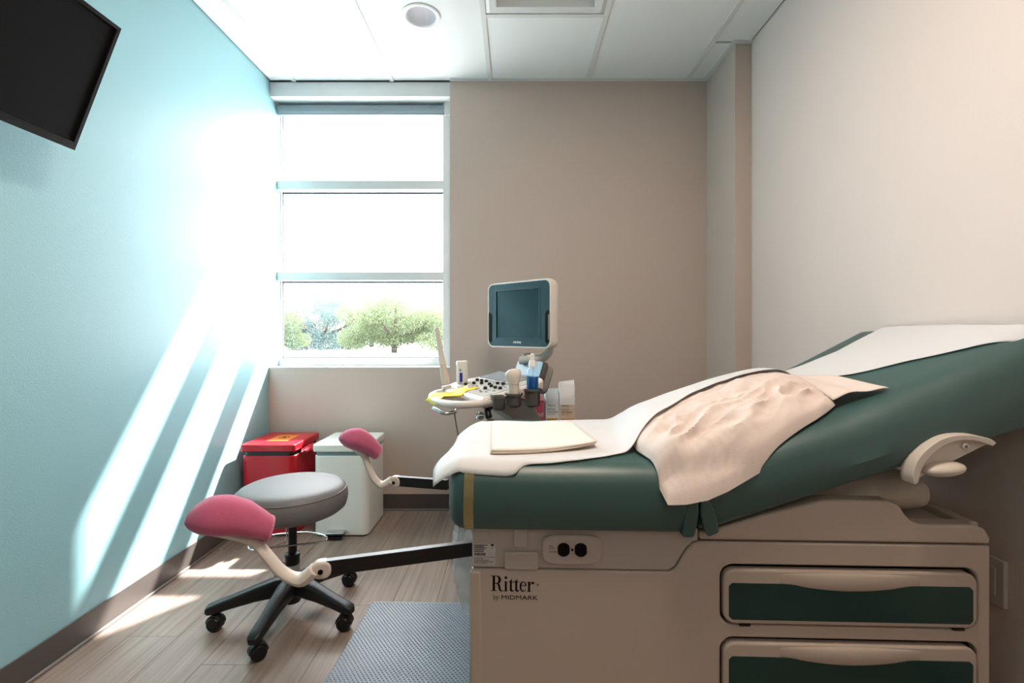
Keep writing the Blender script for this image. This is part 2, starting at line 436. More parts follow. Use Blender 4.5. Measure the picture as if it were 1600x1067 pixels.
# ------------------------------------------------------------------ outside
ground = struct('ground', B((-90, 70, 3.5, 130, -1.0, -.9)), M['conc'])
def leafmesh(seed, blobs, n, size):
    rnd = random.Random(seed); bm = bmesh.new()
    tot = sum(b[3]**2 for b in blobs)
    for bx, by, bz, br in blobs:
        for _ in range(int(n*br*br/tot)):
            d = Vector((rnd.gauss(0, 1), rnd.gauss(0, 1), rnd.gauss(0, 1))).normalized()
            r = br*(rnd.random()**.35)*(1+.25*noise.noise(d*2.2+Vector((seed, bx, bz))))
            p = Vector((bx, by, bz)) + Vector((d.x*r, d.y*r, d.z*r*.8))
            if p.z < .05: continue
            u = Vector((rnd.uniform(-1, 1), rnd.uniform(-1, 1), rnd.uniform(-1, 1))).normalized()
            w = u.orthogonal().normalized(); s = size*rnd.uniform(.6, 1.3)
            vs = [bm.verts.new(p+q) for q in (u*s, w*s*.5, -u*s, -w*s*.5)]
            bm.faces.new(vs)
    return bm
def tree(loc, s, seed, kind, lab, leaf):
    t = thing('oak_tree', lab, 'tree', loc, 0, 'trees outside the window')
    rnd = random.Random(seed); H = 5.2*s; bm = bmesh.new(); blobs = []
    tops = []
    for a in range(6):
        an = a*PI/3+rnd.uniform(-.4, .4); R = rnd.uniform(1.6, 2.8)*s*kind; h = rnd.uniform(.5, .78)*H
        tip = Vector((math.cos(an)*R, math.sin(an)*R*.8, h)); tops.append(tip)
        tube(smoothpath([(0, 0, .0), (math.cos(an)*.12*s, math.sin(an)*.1*s, .22*H), tip*.6+Vector((0, 0, .1)), tip], 3), [.2*s*(1-i/11) + .03 for i in range(10)], 6, bm=bm)
    for tip in tops: blobs.append((tip.x, tip.y, tip.z, rnd.uniform(1.1, 1.6)*s))
    for q in range(18): blobs.append((rnd.uniform(-2.6, 2.6)*s*kind, rnd.uniform(-1.5, 1.5)*s, rnd.uniform(.10, .60)*H, rnd.uniform(.9, 1.5)*s))
    for q in range(9): blobs.append(((q-4)*.72*s*kind, rnd.uniform(-1.2, 1.2)*s, rnd.uniform(.17, .30)*H, rnd.uniform(.8, 1.05)*s))
    blobs.append((0, 0, .78*H, 1.5*s))
    bm2 = leafmesh(seed, blobs, 38000, .10)
    F = Matrix.Translation(loc)
    obj('trunk', bm, M['bark'], t, frame=F); obj('foliage', bm2, leaf, t, frame=F, smooth=False, kind='stuff')
tree((-12.6, 50, -.9), 1.25, 3, 1.5, 'big round pale green tree in the middle of the window view', M['leaf'])
tree((-23.5, 58, -.9), 1.3, 5, 1.7, 'bluish green tree left of the big tree outside', M['leafb'])
tree((-6.5, 59, -.9), 1.2, 11, 1.3, 'yellow green tree at the right edge of the window view', M['leaf'])
tree((-25.4, 49, -.9), .95, 21, 1.2, 'green tree cut by the left edge of the window', M['leaf'])
tree((-34.0, 66, -.9), 1.45, 8, 1.6, 'far green tree beyond the left edge of the window view', M['leaf'])
tree((-21.5, 72, -.9), 1.45, 14, 1.8, 'pale tree showing in the gap between the bluish tree and the big tree', M['leaf'])
tree((-12.0, 86, -.9), 1.3, 17, 1.8, 'far tree behind the big tree outside the window', M['leafb'])

# ------------------------------------------------------------------ television on the left wall
tv = thing('television', 'black flat television tilted down on the teal wall, upper left', 'television', (XL, 1.14, 1.87))
# local frame: origin at screen's bottom far corner; u runs towards the camera (-Y), v runs up the tilted screen
tb = at(117, 235, 1.5); tt = at(190, 45, 1.5); v_ = (tt-tb); th = v_.length; v_.normalize()
u_ = Vector((-.02, -1, 0)).normalized(); n_ = v_.cross(u_)*-1; n_ = u_.cross(v_).normalized()
if n_.x < 0: n_ = -n_
FT = Matrix(((u_.x, v_.x, n_.x, tb.x), (u_.y, v_.y, n_.y, tb.y), (u_.z, v_.z, n_.z, tb.z), (0, 0, 0, 1)))
tw = .73; bz = .011
obj('tv_back', B((.01, tw-.01, .01, th-.01, -.05, -.012)), M['black'], tv, frame=FT, bevel=.012)
obj('tv_bezel', prism([(0, 0), (tw, 0), (tw, th), (0, th)], -.02, .0, holes=[[(bz, bz+.012), (tw-bz, bz+.012), (tw-bz, th-bz), (bz, th-bz)]], axis='Z'), M['bezel'], tv, frame=FT, smooth=False)
obj('tv_screen', B((bz, tw-bz, bz+.012, th-bz, -.016, -.006)), M['screen'], tv, frame=FT, smooth=False)
br = bmesh.new(); add_box(br, XL, XL+.02, 1.04, 1.24, 1.78, 1.96); add_box(br, XL+.02, XL+.17, 1.12, 1.16, 1.84, 1.89)
obj('wall_bracket', br, M['blackm'], tv, bevel=.003)

# ------------------------------------------------------------------ ceiling lights
dl = thing('recessed_downlight', 'round white recessed can light in the ceiling', 'ceiling light', (DL[0], DL[1], ZC))
F = T(DL[0], DL[1], ZC)
obj('trim_ring', lathe([(.076, .004), (.072, -.001), (.078, -.006), (.09, -.007), (.097, -.004), (.098, 0), (.079, 0), (.076, .004)], 40), M['rail'], dl, frame=F)
obj('reflector', lathe([(.0765, 0), (.066, .05), (.060, .11), (.061, .11), (.067, .05), (.0775, 0)], 40), M['reflector'], dl, frame=F)
obj('lamp', lathe([(0, .07), (.03, .072), (.045, .08), (.055, .095), (.0595, .108), (0, .108)], 32), M['bulb'], dl, frame=F)
lt = thing('troffer_light', 'square white troffer light set in the ceiling grid', 'ceiling light', (.147, 2.083, ZC))
def troffer(t, cx, cy, lens):
    F = T(cx, cy, ZC)
    a, b, c = .292, .232, .215
    sq = lambda s, z: [(-s, -s, z), (s, -s, z), (s, s, z), (-s, s, z)]
    obj('light_frame', loft([sq(a, .0), sq(a-.02, -.008), sq(b+.006, -.006), sq(b, .035), sq(c, .04), sq(c, .046), sq(a, .046)], caps=False), M['rail'], t, frame=F, smooth=False)
    obj('lens', B((-c, c, -c, c, .028 if 0 else .036, .044)), lens, t, frame=F, smooth=False)
troffer(lt, .147, 2.083, M['lens'])
lt2 = thing('troffer_light', 'lit square troffer light in the ceiling above the camera side of the table', 'ceiling light', (.147, .863, ZC))
troffer(lt2, .147, .863, M['lampon'])
fill_lt = thing('troffer_light', 'unseen square troffer added as fill light in the ceiling far behind the camera', 'ceiling light', (.147, -1.577, ZC))  # unseen fixture added for the fill lamp
troffer(fill_lt, .147, -1.577, M['lampon'])

# ------------------------------------------------------------------ bins
def bin_(name, lab, cat, x0, x1, y0, y1, h, m, gapm, pedal):
    t = thing(name, lab, cat, ((x0+x1)/2, (y0+y1)/2, 0))
    r = .035
    body = prism(rrect(x0, x1, y0, y1, r, 6), .006, h-.062, axis='Z'); obj('bin_body', body, m, t, bevel=.004)
    obj('lid_gap_band', prism(rrect(x0+.006, x1-.006, y0+.006, y1-.006, r-.004, 6), h-.062, h-.038, axis='Z'), gapm, t)  # band in the lid gap, near-black on the red bin for its shade
    obj('lid', prism(rrect(x0-.004, x1+.004, y0-.006, y1, .018, 5), h-.04, h, axis='Z'), m, t, bevel=.006)
    obj('foot_rim', prism(rrect(x0+.004, x1-.004, y0+.004, y1-.004, r, 6), 0, .008, axis='Z'), M['dark'], t)
    if pedal:
        px = x0+.135
        pb = bmesh.new(); add_box(pb, px-.045, px+.04, y0-.055, y0, .018, .03); add_box(pb, px-.045, px+.04, y0-.055, y0-.05, .004, .03)
        obj('pedal', pb, M['blackm'], t, bevel=.002)
        obj('pedal_cap', B((px-.05, px+.045, y0-.05, y0+.004, .03, .038)), M['chrome'], t, bevel=.003, label='chrome pedal top')
    return t
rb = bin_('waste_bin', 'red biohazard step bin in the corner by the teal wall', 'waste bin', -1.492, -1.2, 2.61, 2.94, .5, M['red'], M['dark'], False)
wb = bin_('waste_bin', 'white metal step bin beside the red bin', 'waste bin', -1.098, -.80, 2.61, 2.94, .5, M['white'], M['liner'], True)
# red bag poking out of the red bin
bm = bmesh.new(); bmesh.ops.create_icosphere(bm, subdivisions=4, radius=1)
for v in bm.verts:
    n0 = noise.noise(v.co*2.5); v.co *= 1+.35*n0
    v.co = Vector((-1.17+v.co.x*.028, 2.74+v.co.y*.09, .452+v.co.z*.018+.02*(v.co.x > .2)*0))
obj('bag_edge', bm, M['redbag'], rb, label='crumpled red bag sticking out under the lid')
lab = bmesh.new(); add_box(lab, -1.40, -1.28, 2.70, 2.86, .5, .5008); obj('warning_label', lab, M['orange'], rb, smooth=False, label='orange biohazard label')
bio = bmesh.new()
for a in (90, 210, 330):
    c = Vector((.017*math.cos(math.radians(a)), .017*math.sin(math.radians(a))))
    pts = []
    for i in range(20):
        t = math.radians(a)+math.radians(25+310*i/19); pts.append((c.x+.017*math.cos(t), c.y+.017*math.sin(t)))
    inn = [(c.x+.0125*math.cos(math.radians(a)+math.radians(25+310*i/19))-.0015*math.cos(math.radians(a)), c.y+.0125*math.sin(math.radians(a)+math.radians(25+310*i/19))-.0015*math.sin(math.radians(a))) for i in range(20)][::-1]
    prism(pts+inn, 0, .0005, axis='Z', bm=bio)
prism(ellipse(0, 0, .012, .012), 0, .0006, holes=[ellipse(0, 0, .008, .008)], axis='Z', bm=bio)
bio.transform(T(-1.34, 2.79, .5008)); obj('biohazard_mark', bio, M['ink'], rb, smooth=False)

# ------------------------------------------------------------------ stool
st = thing('rolling_stool', 'round grey vinyl rolling stool on a black five-star base', 'stool', (-.877, 1.89, 0))
F = T(-.877, 1.89, 0)
obj('seat', lathe([(0, .404), (.16, .404), (.185, .408), (.2, .42), (.2065, .445), (.2075, .462), (.205, .478), (.2, .489), (.197, .493), (.19, .502), (.175, .509), (.15, .513), (.08, .516), (0, .517)], 64), M['vinyl'], st, frame=F)
obj('piping', tube([(.2015*math.cos(a*PI/32), .2015*math.sin(a*PI/32), .489) for a in range(64)], .0022, 6, closed=True), M['vinyl'], st, frame=F)
obj('seat_plate', lathe([(0, .392), (.07, .392), (.09, .404), (0, .404)], 24), M['blackm'], st, frame=F)
obj('column', lathe([(0, .1), (.0, .4), (.0165, .4), (.0165, .24), (.0165, .2)], 20), M['blackm'], st, frame=F)
obj('gas_cylinder', lathe([(0, .05), (.026, .05), (.0265, .225), (.028, .228), (.028, .24), (.0165, .245), (0, .245)], 28), M['black'], st, frame=F)
obj('sticker', lathe([(.0268, .165), (.0272, .166), (.0272, .198), (.0268, .199)], 28), M['tag'], st, frame=F, label='white sticker round the cylinder')
loop = smoothpath([(-.012, -.02, .392), (-.014, -.02, .33), (-.02, -.03, .292), (-.10, -.075, .284), (-.155, -.03, .283), (-.13, .05, .284), (0, .085, .286), (.10, .05, .29), (.135, 0, .294), (.11, -.03, .294), (.02, -.045, .29), (-.08, -.07, .286)], 6)
obj('height_lever', tube(loop, .0032, 8), M['chrome'], st, frame=F)
ends = [(-1.13, 1.787), (-.878, 1.582), (-.619, 1.787), (-.709, 2.12), (-1.05, 2.13)]
hub = bmesh.new(); lathe([(0, .052), (.03, .052), (.038, .07), (.042, .10), (.04, .135), (.03, .15), (.0265, .152), (0, .152)], 28, bm=hub)
obj('hub', hub, M['black'], st, frame=F)
for i, (ex, ey) in enumerate(ends):
    a = math.atan2(ey-1.89, ex+.877); L_ = .285
    G = F @ RZ(a)
    rings = []
    for s, z, w, h in ((.02, .115, .030, .036), (.06, .118, .029, .034), (.13, .108, .025, .027), (.21, .092, .022, .021), (.262, .082, .022, .018), (.285, .078, .020, .015), (.294, .076, .012, .009)):
        rings.append([(s, y, z2+z) for y, z2 in rrect(-w, w, -h, h, min(w, h)*.55, 3)])
    leg = obj('leg', loft(rings), M['black'], st, frame=G)
    H = G @ T(L_-.02, 0, 0) @ RZ(random.uniform(-1.2, 1.2))
    ca = bmesh.new(); lathe([(0, .068), (.011, .068), (.011, .055), (0, .055)], 12, bm=ca)
    hood = []
    for k in range(9):
        t = PI*(.0+k/8*1.0); hood.append((.031*math.cos(t)-.006, .028+.031*math.sin(t)))
    hood2 = [(.024*math.cos(PI*k/8)-.006, .028+.024*math.sin(PI*k/8)) for k in range(9)][::-1]
    prism(hood+hood2, -.016, .016, axis='Y', bm=ca)
    cas = obj('caster', ca, M['black'], st, frame=H, bevel=.002)
    for sy in (-1, 1):
        wm = lathe([(0, -.0085), (.0225, -.0085), (.0265, -.005), (.0265, .004), (.023, .0085), (.012, .010), (0, .010)], 24, mtx=T(-.006, sy*.013, .0265) @ RX(-sy*PI/2))
        obj('wheel', wm, M['blackm'], cas, frame=H)

# ------------------------------------------------------------------ exam table (local frame: x along, y depth)
R0 = (-.11, 1.195, 0); A0 = math.radians(-2)
TF = Matrix.Translation(R0) @ RZ(A0)
et = thing('exam_table', 'green vinyl reclining exam table on a beige plastic cabinet base', 'exam table', R0, A0)
def tp(name, bm, m, parent=None, **k): return obj(name, bm, m, parent or et, frame=TF, **k)
ZTAB = [(-.2, .782), (.48, .782), (.56, .786), (.7, .825), (.9, .895), (1.1, .985), (1.25, 1.06), (1.365, 1.118), (1.6, 1.2)]
zt = lambda x: interp(ZTAB, x)
zb = lambda x: .622 if x < .56 else .622+.344*(x-.56)
BW = .61   # base depth
# lower body with two drawer openings
out = [(0, .09), (1.25, .09), (1.25, .594), (.56, .594), (.545, .588), (.53, .572), (.505, .528), (.49, .518), (0, .518)]
D1 = (.612, 1.222, .392, .54); D2 = (.612, 1.222, .135, .362)
hl = [rrect(*D1, .03, 5), rrect(*D2, .03, 5)]
tp('base_front', prism(out, 0, .02, holes=hl), M['base'], bevel=.004)
tp('base_body', prism(out, .022, BW), M['base'], bevel=.004)
tp('corner_post', prism([(-.004, .06), (.028, .06), (.028, .514), (-.004, .514)], -.004, .018), M['base'], bevel=.008, seg=3)
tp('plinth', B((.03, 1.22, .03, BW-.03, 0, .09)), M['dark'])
dk = [tp('drawer_gap_shade', prism(rrect(d[0]+.001, d[1]-.001, d[2]+.001, d[3]-.001, .03, 5), .0205, .0225), M['dark'], smooth=False) for d in (D1, D2)]  # near-black plates put the shade of the drawer gaps in as colour
for d in (D1, D2):
    x0, x1, z0, z1 = d; e = .006
    f = tp('drawer', prism(rrect(x0+e, x1-e, z0+e, z1-e-.004, .027, 6), -.006, .018), M['base'], bevel=.005, seg=3)
    # green inset with a scooped top edge
    ix0, ix1, iz0, iz1 = x0+.018, x1-.017, z0+.017, z1-.042
    top = []
    for i in range(25):
        t = i/24; x = ix1-.008-(ix1-ix0-.016)*t; q = abs(t-.5)*2
        dip = .016*(0.5+0.5*math.cos(PI*min(1, q/.56)))
        top.append((x, iz1-dip))
    pts = [(ix1, iz0+.008), (ix1, iz1-.008)] + top + [(ix0, iz1-.008), (ix0, iz0+.008), (ix0+.008, iz0), (ix1-.008, iz0)]
    tp('drawer_inset', prism(pts, -.0075, -.004), M['dgreen'], f, label='dark green inset panel', bevel=.001)
    # scooped finger pull: a shallow swelling above the inset
    rings = []
    for i in range(17):
        t = i/16; x = x0+.14+(x1-x0-.28)*t; s = math.sin(PI*t)
        zc = iz1+.012; w = .012+.010*s; hgt = .0008+.0075*s
        rings.append([(x, -.0055-hgt*math.cos(-PI/2+PI*k/8), zc-.006*s+w*math.sin(-PI/2+PI*k/8)) for k in range(9)] + [(x, -.004, zc+w), (x, -.004, zc-w-.006*s)][0:0])
    bm = loft(rings, closed=False, caps=False); tp('finger_pull', bm, M['base'], f)
    if z0 > .3:
        for hx in (x0+.045, x1-.06):
            tp('hinge_tab', B((hx, hx+.026, -.004, .012, z0-.0005, z0+.005)), M['dark'], f)
# upper left service panel
up = [(.002, .52), (.487, .52), (.503, .53), (.53, .576), (.548, .592), (.56, .596), (.56, .625), (.002, .625)]
sp = tp('service_panel', prism(up, .004, BW-.01), M['panel'], bevel=.003)
tp('lower_tab', prism(rrect(.083, .168, .519, .563, .006, 4), -.004, .004), M['panel'], sp, bevel=.003)
tp('upper_tab', prism(rrect(.106, .142, .573, .62, .005, 4), -.001, .004), M['panel'], sp, bevel=.002)
op = []
for i in range(49):
    t = 2*PI*i/48; c_, s_ = math.cos(t), math.sin(t)
    op.append((.250+.0735*math.copysign(abs(c_)**.42, c_)*(1), .571+.0365*math.copysign(abs(s_)**.55, s_)))
ol = tp('outlet_plate', prism(op[:-1], -.007, .006), M['panel'], bevel=.004)
for dx in (-.021, .021):
    pts = [(.2505+dx+max(-.0145, min(.0145, .0165*math.cos(2*PI*i/32))), .573+.0165*math.sin(2*PI*i/32)) for i in range(32)]
    r_ = tp('receptacle', prism(pts, -.0105, -.006), M['ink'], ol, bevel=.001)
    tp('receptacle_slot', B((.2425+dx, .2445+dx, -.0108, -.0105, .577, .584), (.2525+dx, .2545+dx, -.0108, -.0105, .577, .584)), M['bezel'], ol) if False else None
tp('screw', prism(ellipse(.2505, .573, .0028, .0028, 12), -.0085, -.006), M['ink'], ol)
for i, (a, b) in enumerate(((.580, .010), (.575, .014), (.566, .018))):
    tp('fine_print', B((.194, .194+b, -.0073, -.0069, a, a+.0015)), M['greyink'], ol, smooth=False)
# asset sticker with bars and lines of print
sk = tp('asset_sticker', B((.004, .061, .0028, .0041, .526, .580)), M['tag'], smooth=False, label='white printed sticker')
pr = bmesh.new(); rnd = random.Random(4)
for z, w in ((.5755, .034), (.572, .024), (.5685, .03), (.564, .024), (.560, .022)):
    x = .007
    while x < .007+w:
        q = rnd.uniform(.001, .004); add_box(pr, x, x+q, .0022, .0029, z, z+.0018); x += q+.0007
x = .008
while x < .036:
    q = rnd.choice((.0006, .001, .0015)); add_box(pr, x, x+q, .0022, .0029, .5505, .5575); x += q+rnd.choice((.0007, .0012))
add_box(pr, .004, .061, .0023, .0028, .5465, .5469)
for z, w in ((.5425, .022), (.5385, .034), (.5345, .048), (.5305, .03)):
    x = .008
    while x < .008+w:
        q = rnd.uniform(.001, .003); add_box(pr, x, x+q, .0022, .0029, z, z+.0012); x += q+.0008
# caduceus-like mark
add_box(pr, .0525, .0533, .0022, .0029, .568, .579)
prism([(.0529, .5785), (.0485, .5790), (.0495, .576), (.0525, .5745)], .0022, .0029, bm=pr); prism([(.0529, .5785), (.0575, .5790), (.0565, .576), (.0533, .5745)], .0022, .0029, bm=pr)
tp('sticker_print', pr, M['ink'], sk, smooth=False)

# lettering: Ritter, by MIDMARK
def ritter():
    bm = bmesh.new(); d0, d1 = 0, .0006
    def poly(p, ox=0): prism([(a+ox, b) for a, b in p], d0, d1, axis='Z', bm=bm)
    def rc(x0, x1, y0, y1): poly([(x0, y0), (x1, y0), (x1, y1), (x0, y1)])
    # R
    rc(.11, .27, 0, 1); rc(0, .38, 0, .035); rc(0, .40, .965, 1)
    bowl = [(.38, 1)] + [(.38+.30*math.sin(PI*i/16), .735+.265*math.cos(PI*i/16)) for i in range(1, 16)] + [(.38, .47), (.27, .47), (.27, .505), (.36, .505)]
    bowl += [(.36+.15*math.sin(PI*i/14), .735-.23*math.cos(PI*i/14)) for i in range(1, 14)] + [(.36, .965), (.27, .965), (.27, 1)]
    poly(bowl)
    poly([(.36, .49), (.52, .49), (.60, .40), (.66, .12), (.70, .045), (.76, .03), (.84, .05), (.84, .02), (.76, -.015), (.64, -.01), (.54, .06), (.50, .28), (.46, .42), (.40, .47)])
    def stem(ox, h, w=.13, foot=True, head=True):
        rc(ox+.06, ox+.06+w, 0, h)
        if foot: rc(ox, ox+.12+w, 0, .03)
        if head: poly([(ox, h-.035), (ox+.06+w, h), (ox+.06+w, h-.05), (ox, h-.06)])
    ox = .88; stem(ox, .64)
    poly([(ox+.125+.085*math.cos(2*PI*i/20), .88+.085*math.sin(2*PI*i/20)) for i in range(20)])
    def t(ox):
        rc(ox+.08, ox+.21, .12, .62); poly([(ox+.08, .60), (ox+.21, .60), (ox+.21, .86), (ox+.17, .76), (ox+.08, .66)])
        rc(ox-.02, ox+.34, .60, .635)
        poly([(ox+.08, .14), (ox+.21, .14), (ox+.235, .06), (ox+.28, .045), (ox+.34, .10), (ox+.36, .08), (ox+.30, 0), (ox+.22, -.015), (ox+.13, .0), (ox+.085, .06)])
    t(1.20); t(1.56)
    # e
    cx, cy = 2.17, .32; o_ = []; i_ = []
    for i in range(30):
        a = math.radians(8+ (310)*i/29)
        o_.append((cx+.235*math.cos(a), cy+.335*math.sin(a)))
        i_.append((cx+.03+.155*math.cos(a) if math.cos(a) < 0 else cx+.03+.115*math.cos(a), cy+.295*math.sin(a)))
    poly(o_+i_[::-1]); rc(cx-.12, cx+.22, .36, .395)
    # r
    stem(2.45, .64); 
    poly([(2.64, .50), (2.70, .60), (2.80, .645), (2.86, .62), (2.86, .58), (2.78, .58), (2.70, .52), (2.64, .40)])
    poly([(2.85+.072*math.cos(2*PI*i/18), .56+.072*math.sin(2*PI*i/18)) for i in range(18)])
    return bm
bm = ritter(); bm.transform(T(.050, -.0002, .4645) @ FACE @ Matrix.Diagonal((.0367, .038, 1, 1)))
tp('brand_lettering', bm, M['ink'], smooth=False)
bm = prism(ellipse(0, 0, .0028, .0028), 0, .0006, holes=[ellipse(0, 0, .0022, .0022)], axis='Z'); 
b2 = text_bm('R', .0045, .0003, align='CENTER'); b2.transform(T(0, -.0016, 0)); me_ = bpy.data.meshes.new('x'); b2.to_mesh(me_); bm.from_mesh(me_); bpy.data.meshes.remove(me_)
bm.transform(T(.1665, -.0002, .482) @ FACE); tp('registered_mark', bm, M['greyink'], smooth=False)
bm = text_bm('MIDMARK', .0150, .0003, xs=1.36); bm.transform(T(.0745, -.0002, .444) @ FACE); tp('brand_lettering', bm, M['ink'], smooth=False)
bm = text_bm('by', .0175, .0003, xs=.9); bm.transform(T(.0545, -.0002, .444) @ FACE); tp('brand_lettering', bm, M['greyink'], smooth=False)

# right lid with stepped tray rim
lid = [(.562, .598), (1.252, .598), (1.252, .612), (1.240, .634), (1.215, .643), (1.09, .643), (1.068, .650), (1.052, .668), (1.040, .688), (1.015, .698), (.93, .700), (.86, .699), (.72, .662), (.60, .625), (.562, .62)]
tp('lid_rim', prism(lid, 0, .045), M['base'], bevel=.007, seg=3)
tp('lid_rim', prism([(a, b) for a, b in lid], BW-.045, BW), M['base'], bevel=.007, seg=3)
tp('tray', B((.6, 1.25, .045, BW-.045, .598, .622)), M['panel'], bevel=.003)
tp('tray_end', B((1.225, 1.252, .03, BW-.03, .6, .640)), M['base'], bevel=.006)

# upholstery lofts
def section(x, z0, z1, y0, y1, rt, rb, crown=.006, bulge=.008):
    pts = []
    n = 7
    def corner(cy, cz, r, a0):
        for i in range(n):
            a = math.radians(a0+90*i/(n-1)); pts.append((cy+r*math.cos(a), cz+r*math.sin(a)))
    corner(y0+rb, z0+rb, rb, 180); 
    corner(y1-rb, z0+rb, rb, 270); 
    ym, zm = y1, (z0+rb+z1-rt)/2; pts.append((y1+bulge, zm))
    corner(y1-rt, z1-rt, rt, 0)
    for q in (.2, .4, .6, .8): pts.append((y1-rt-(y1-y0-2*rt)*q, z1+crown*math.sin(PI*q)))
    corner(y0+rt, z1-rt, rt, 90)
    pts.append((y0-bulge, zm))
    return [(x, y, z) for y, z in pts]
def cushion(stations, e0, e1, shear=None):
    """stations: (x,z0,z1,y0,y1,rt,rb); e0/e1 end rounding"""
    rings = []
    for k in range(6):
        a = math.radians(90*k/5); ins = e0*(1-math.sin(a)); s = stations[0]
        rings.append(section(s[0]-e0+ (e0*(1-math.cos(a)))*1.0, s[1]+ins*.8, s[2]-ins*.8, s[3]+ins, s[4]-ins, s[5], s[6]))
    for s in stations[1:-1]: rings.append(section(*s))
    for k in range(6):
        a = math.radians(90*k/5); ins = e1*(1-math.cos(a)); s = stations[-1]
        rings.append(section(s[0]+e1*math.sin(a), s[1]+ins*.8, s[2]-ins*.8, s[3]+ins, s[4]-ins, s[5], s[6]))
    if shear: rings = [[(p[0]+shear(p), p[1], p[2]) for p in r] for r in rings]
    return loft(rings)
Y0, Y1 = -.028, .655
sts = []
for i in range(22):
    x = -.012+(.50+.012)*i/21
    sts.append((x, .622, .782, Y0, Y1, .058, .022))
# near the hinge the seat tapers into the crease
sts += [(.52, .622, .782, Y0+.001, Y1-.001, .062, .022), (.538, .624, .780, Y0+.006, Y1-.006, .066, .024)]
tp('seat_cushion', cushion(sts, .045, .012), M['green'])
stb = []
for i in range(34):
    x = .565+(1.35-.565)*i/33
    fl_ = interp([(.565, 0), (.8, 0), (1.1, .004), (1.25, .010), (1.4, .014)], x)
    rt = interp([(.56, .06), (.75, .06), (.95, .085), (1.15, .09), (1.4, .07)], x)
    stb.append((x, zb(x), zt(x), Y0-fl_, Y1+fl_*.3, rt, .03))
stb[0] = (.565, zb(.565)+.004, zt(.565)-.002, Y0+.006, Y1-.006, .066, .024)
tp('backrest_cushion', cushion(stb, .012, .03), M['green'])
# arched folded tabs at the hinge
for sx, x0 in ((-1, .5495), (1, .5525)):
    for yy in ((Y0-.008, Y0+.05), (Y1-.05, Y1+.008)):
        if sx < 0: arc = [(x0-.001, .742)] + [(x0-.034+.034*math.cos(math.radians(90+90*i/8)), .708+.034*math.sin(math.radians(90+90*i/8))) for i in range(9)] + [(x0-.075, .622), (x0-.02, .622), (x0-.012, .66)]
        else: arc = [(x0+.001, .742)] + [(x0+.028+.028*math.cos(math.radians(90-80*i/8))*1.0, .705+.034*math.sin(math.radians(90-80*i/8))) for i in range(9)] + [(x0+.075, .64), (x0+.07, .628), (x0+.03, .62), (x0+.012, .655)]
        if sx < 0: arc = [(x0, .712), (x0-.014, .715), (x0-.026, .705), (x0-.034, .68), (x0-.037, .65), (x0-.040, .618), (x0-.012, .617), (x0-.005, .645), (x0, .676)]
        else: arc = [(x0, .712), (x0+.014, .713), (x0+.029, .698), (x0+.040, .662), (x0+.045, .630), (x0+.018, .619), (x0+.006, .645), (x0, .676)]
        tp('hinge_fold', prism(arc, yy[0], yy[1]), M['green'], bevel=.006, seg=3)
# crease seam pulled between seat and back
tp('hinge_web', prism([(.53, .66), (.575, .66), (.575, .775), (.553, .760), (.53, .773)], Y0+.03, Y1-.03), M['green'], bevel=.004)
# gold tape strap round the seat's foot end
def strap(x, w):
    sec = section(x, .6195, .7845, Y0-.0015, Y1+.0015, .0595, .0235, .0062, .0085)
    sec2 = [(x+w, p[1], p[2]) for p in sec]
    sec_i = section(x, .6215, .7825, Y0, Y1, .058, .022); si2 = [(x+w, p[1], p[2]) for p in sec_i]
    return loft([sec_i, sec, sec2, si2], caps=False)
tp('tape_strap', strap(-.014, .024), M['gold'], label='shiny gold tape strap')
# moulded handle and knob beside the backrest
HM = TF @ T(1.108, Y0, .820) @ RY(math.radians(-21))
arc_o = [(x_[0], x_[1]) for x_ in smoothpath([(-.100, -.028, 0), (-.094, -.004, 0), (-.072, .024, 0), (-.030, .044, 0), (.015, .048, 0), (.060, .034, 0), (.094, .012, 0), (.104, -.002, 0)], 5)]
arc_i = [(x_[0], x_[1]) for x_ in smoothpath([(.094, -.006, 0), (.060, .020, 0), (.015, .034, 0), (-.028, .027, 0), (-.066, .006, 0), (-.090, -.026, 0)], 5)]
rh = obj('release_handle', prism(arc_o+arc_i, -.036, .004), M['offw'], et, frame=HM, bevel=.007, seg=3, label='off-white moulded release handle')
obj('handle_dish', prism([(p[0]*.985, p[1]-.002) for p in arc_o]+[(.098, -.008), (-.092, -.030)], -.016, .003), M['offw'], rh, frame=HM, bevel=.003)
scr = lathe([(0, 0), (.007, 0), (.008, .003), (.004, .004), (.0035, .001), (0, .001)], 16, mtx=T(1.152, Y0-.016, .843) @ RX(PI/2)); tp('handle_screw', scr, M['chrome'])
bm = bmesh.new(); bmesh.ops.create_uvsphere(bm, u_segments=28, v_segments=14, radius=1, matrix=T(1.100, Y0-.02, .792) @ RY(-.12) @ Matrix.Diagonal((.047, .03, .017, 1)))
tp('release_knob', bm, M['offw']); tp('knob_stem', tube([(1.085, .02, .80), (1.10, .0, .785)], .012, 12), M['black'])
tp('backrest_frame', B((.7, 1.2, .1, .14, .690, .705), (.7, 1.2, .48, .52, .690, .705), (1.16, 1.2, .1, .52, .7, .82)), M['blackm']) if False else None
tp('lift_strut', tube([(.75, .3, .61), (1.12, .3, .82)], .014, 12), M['blackm'])

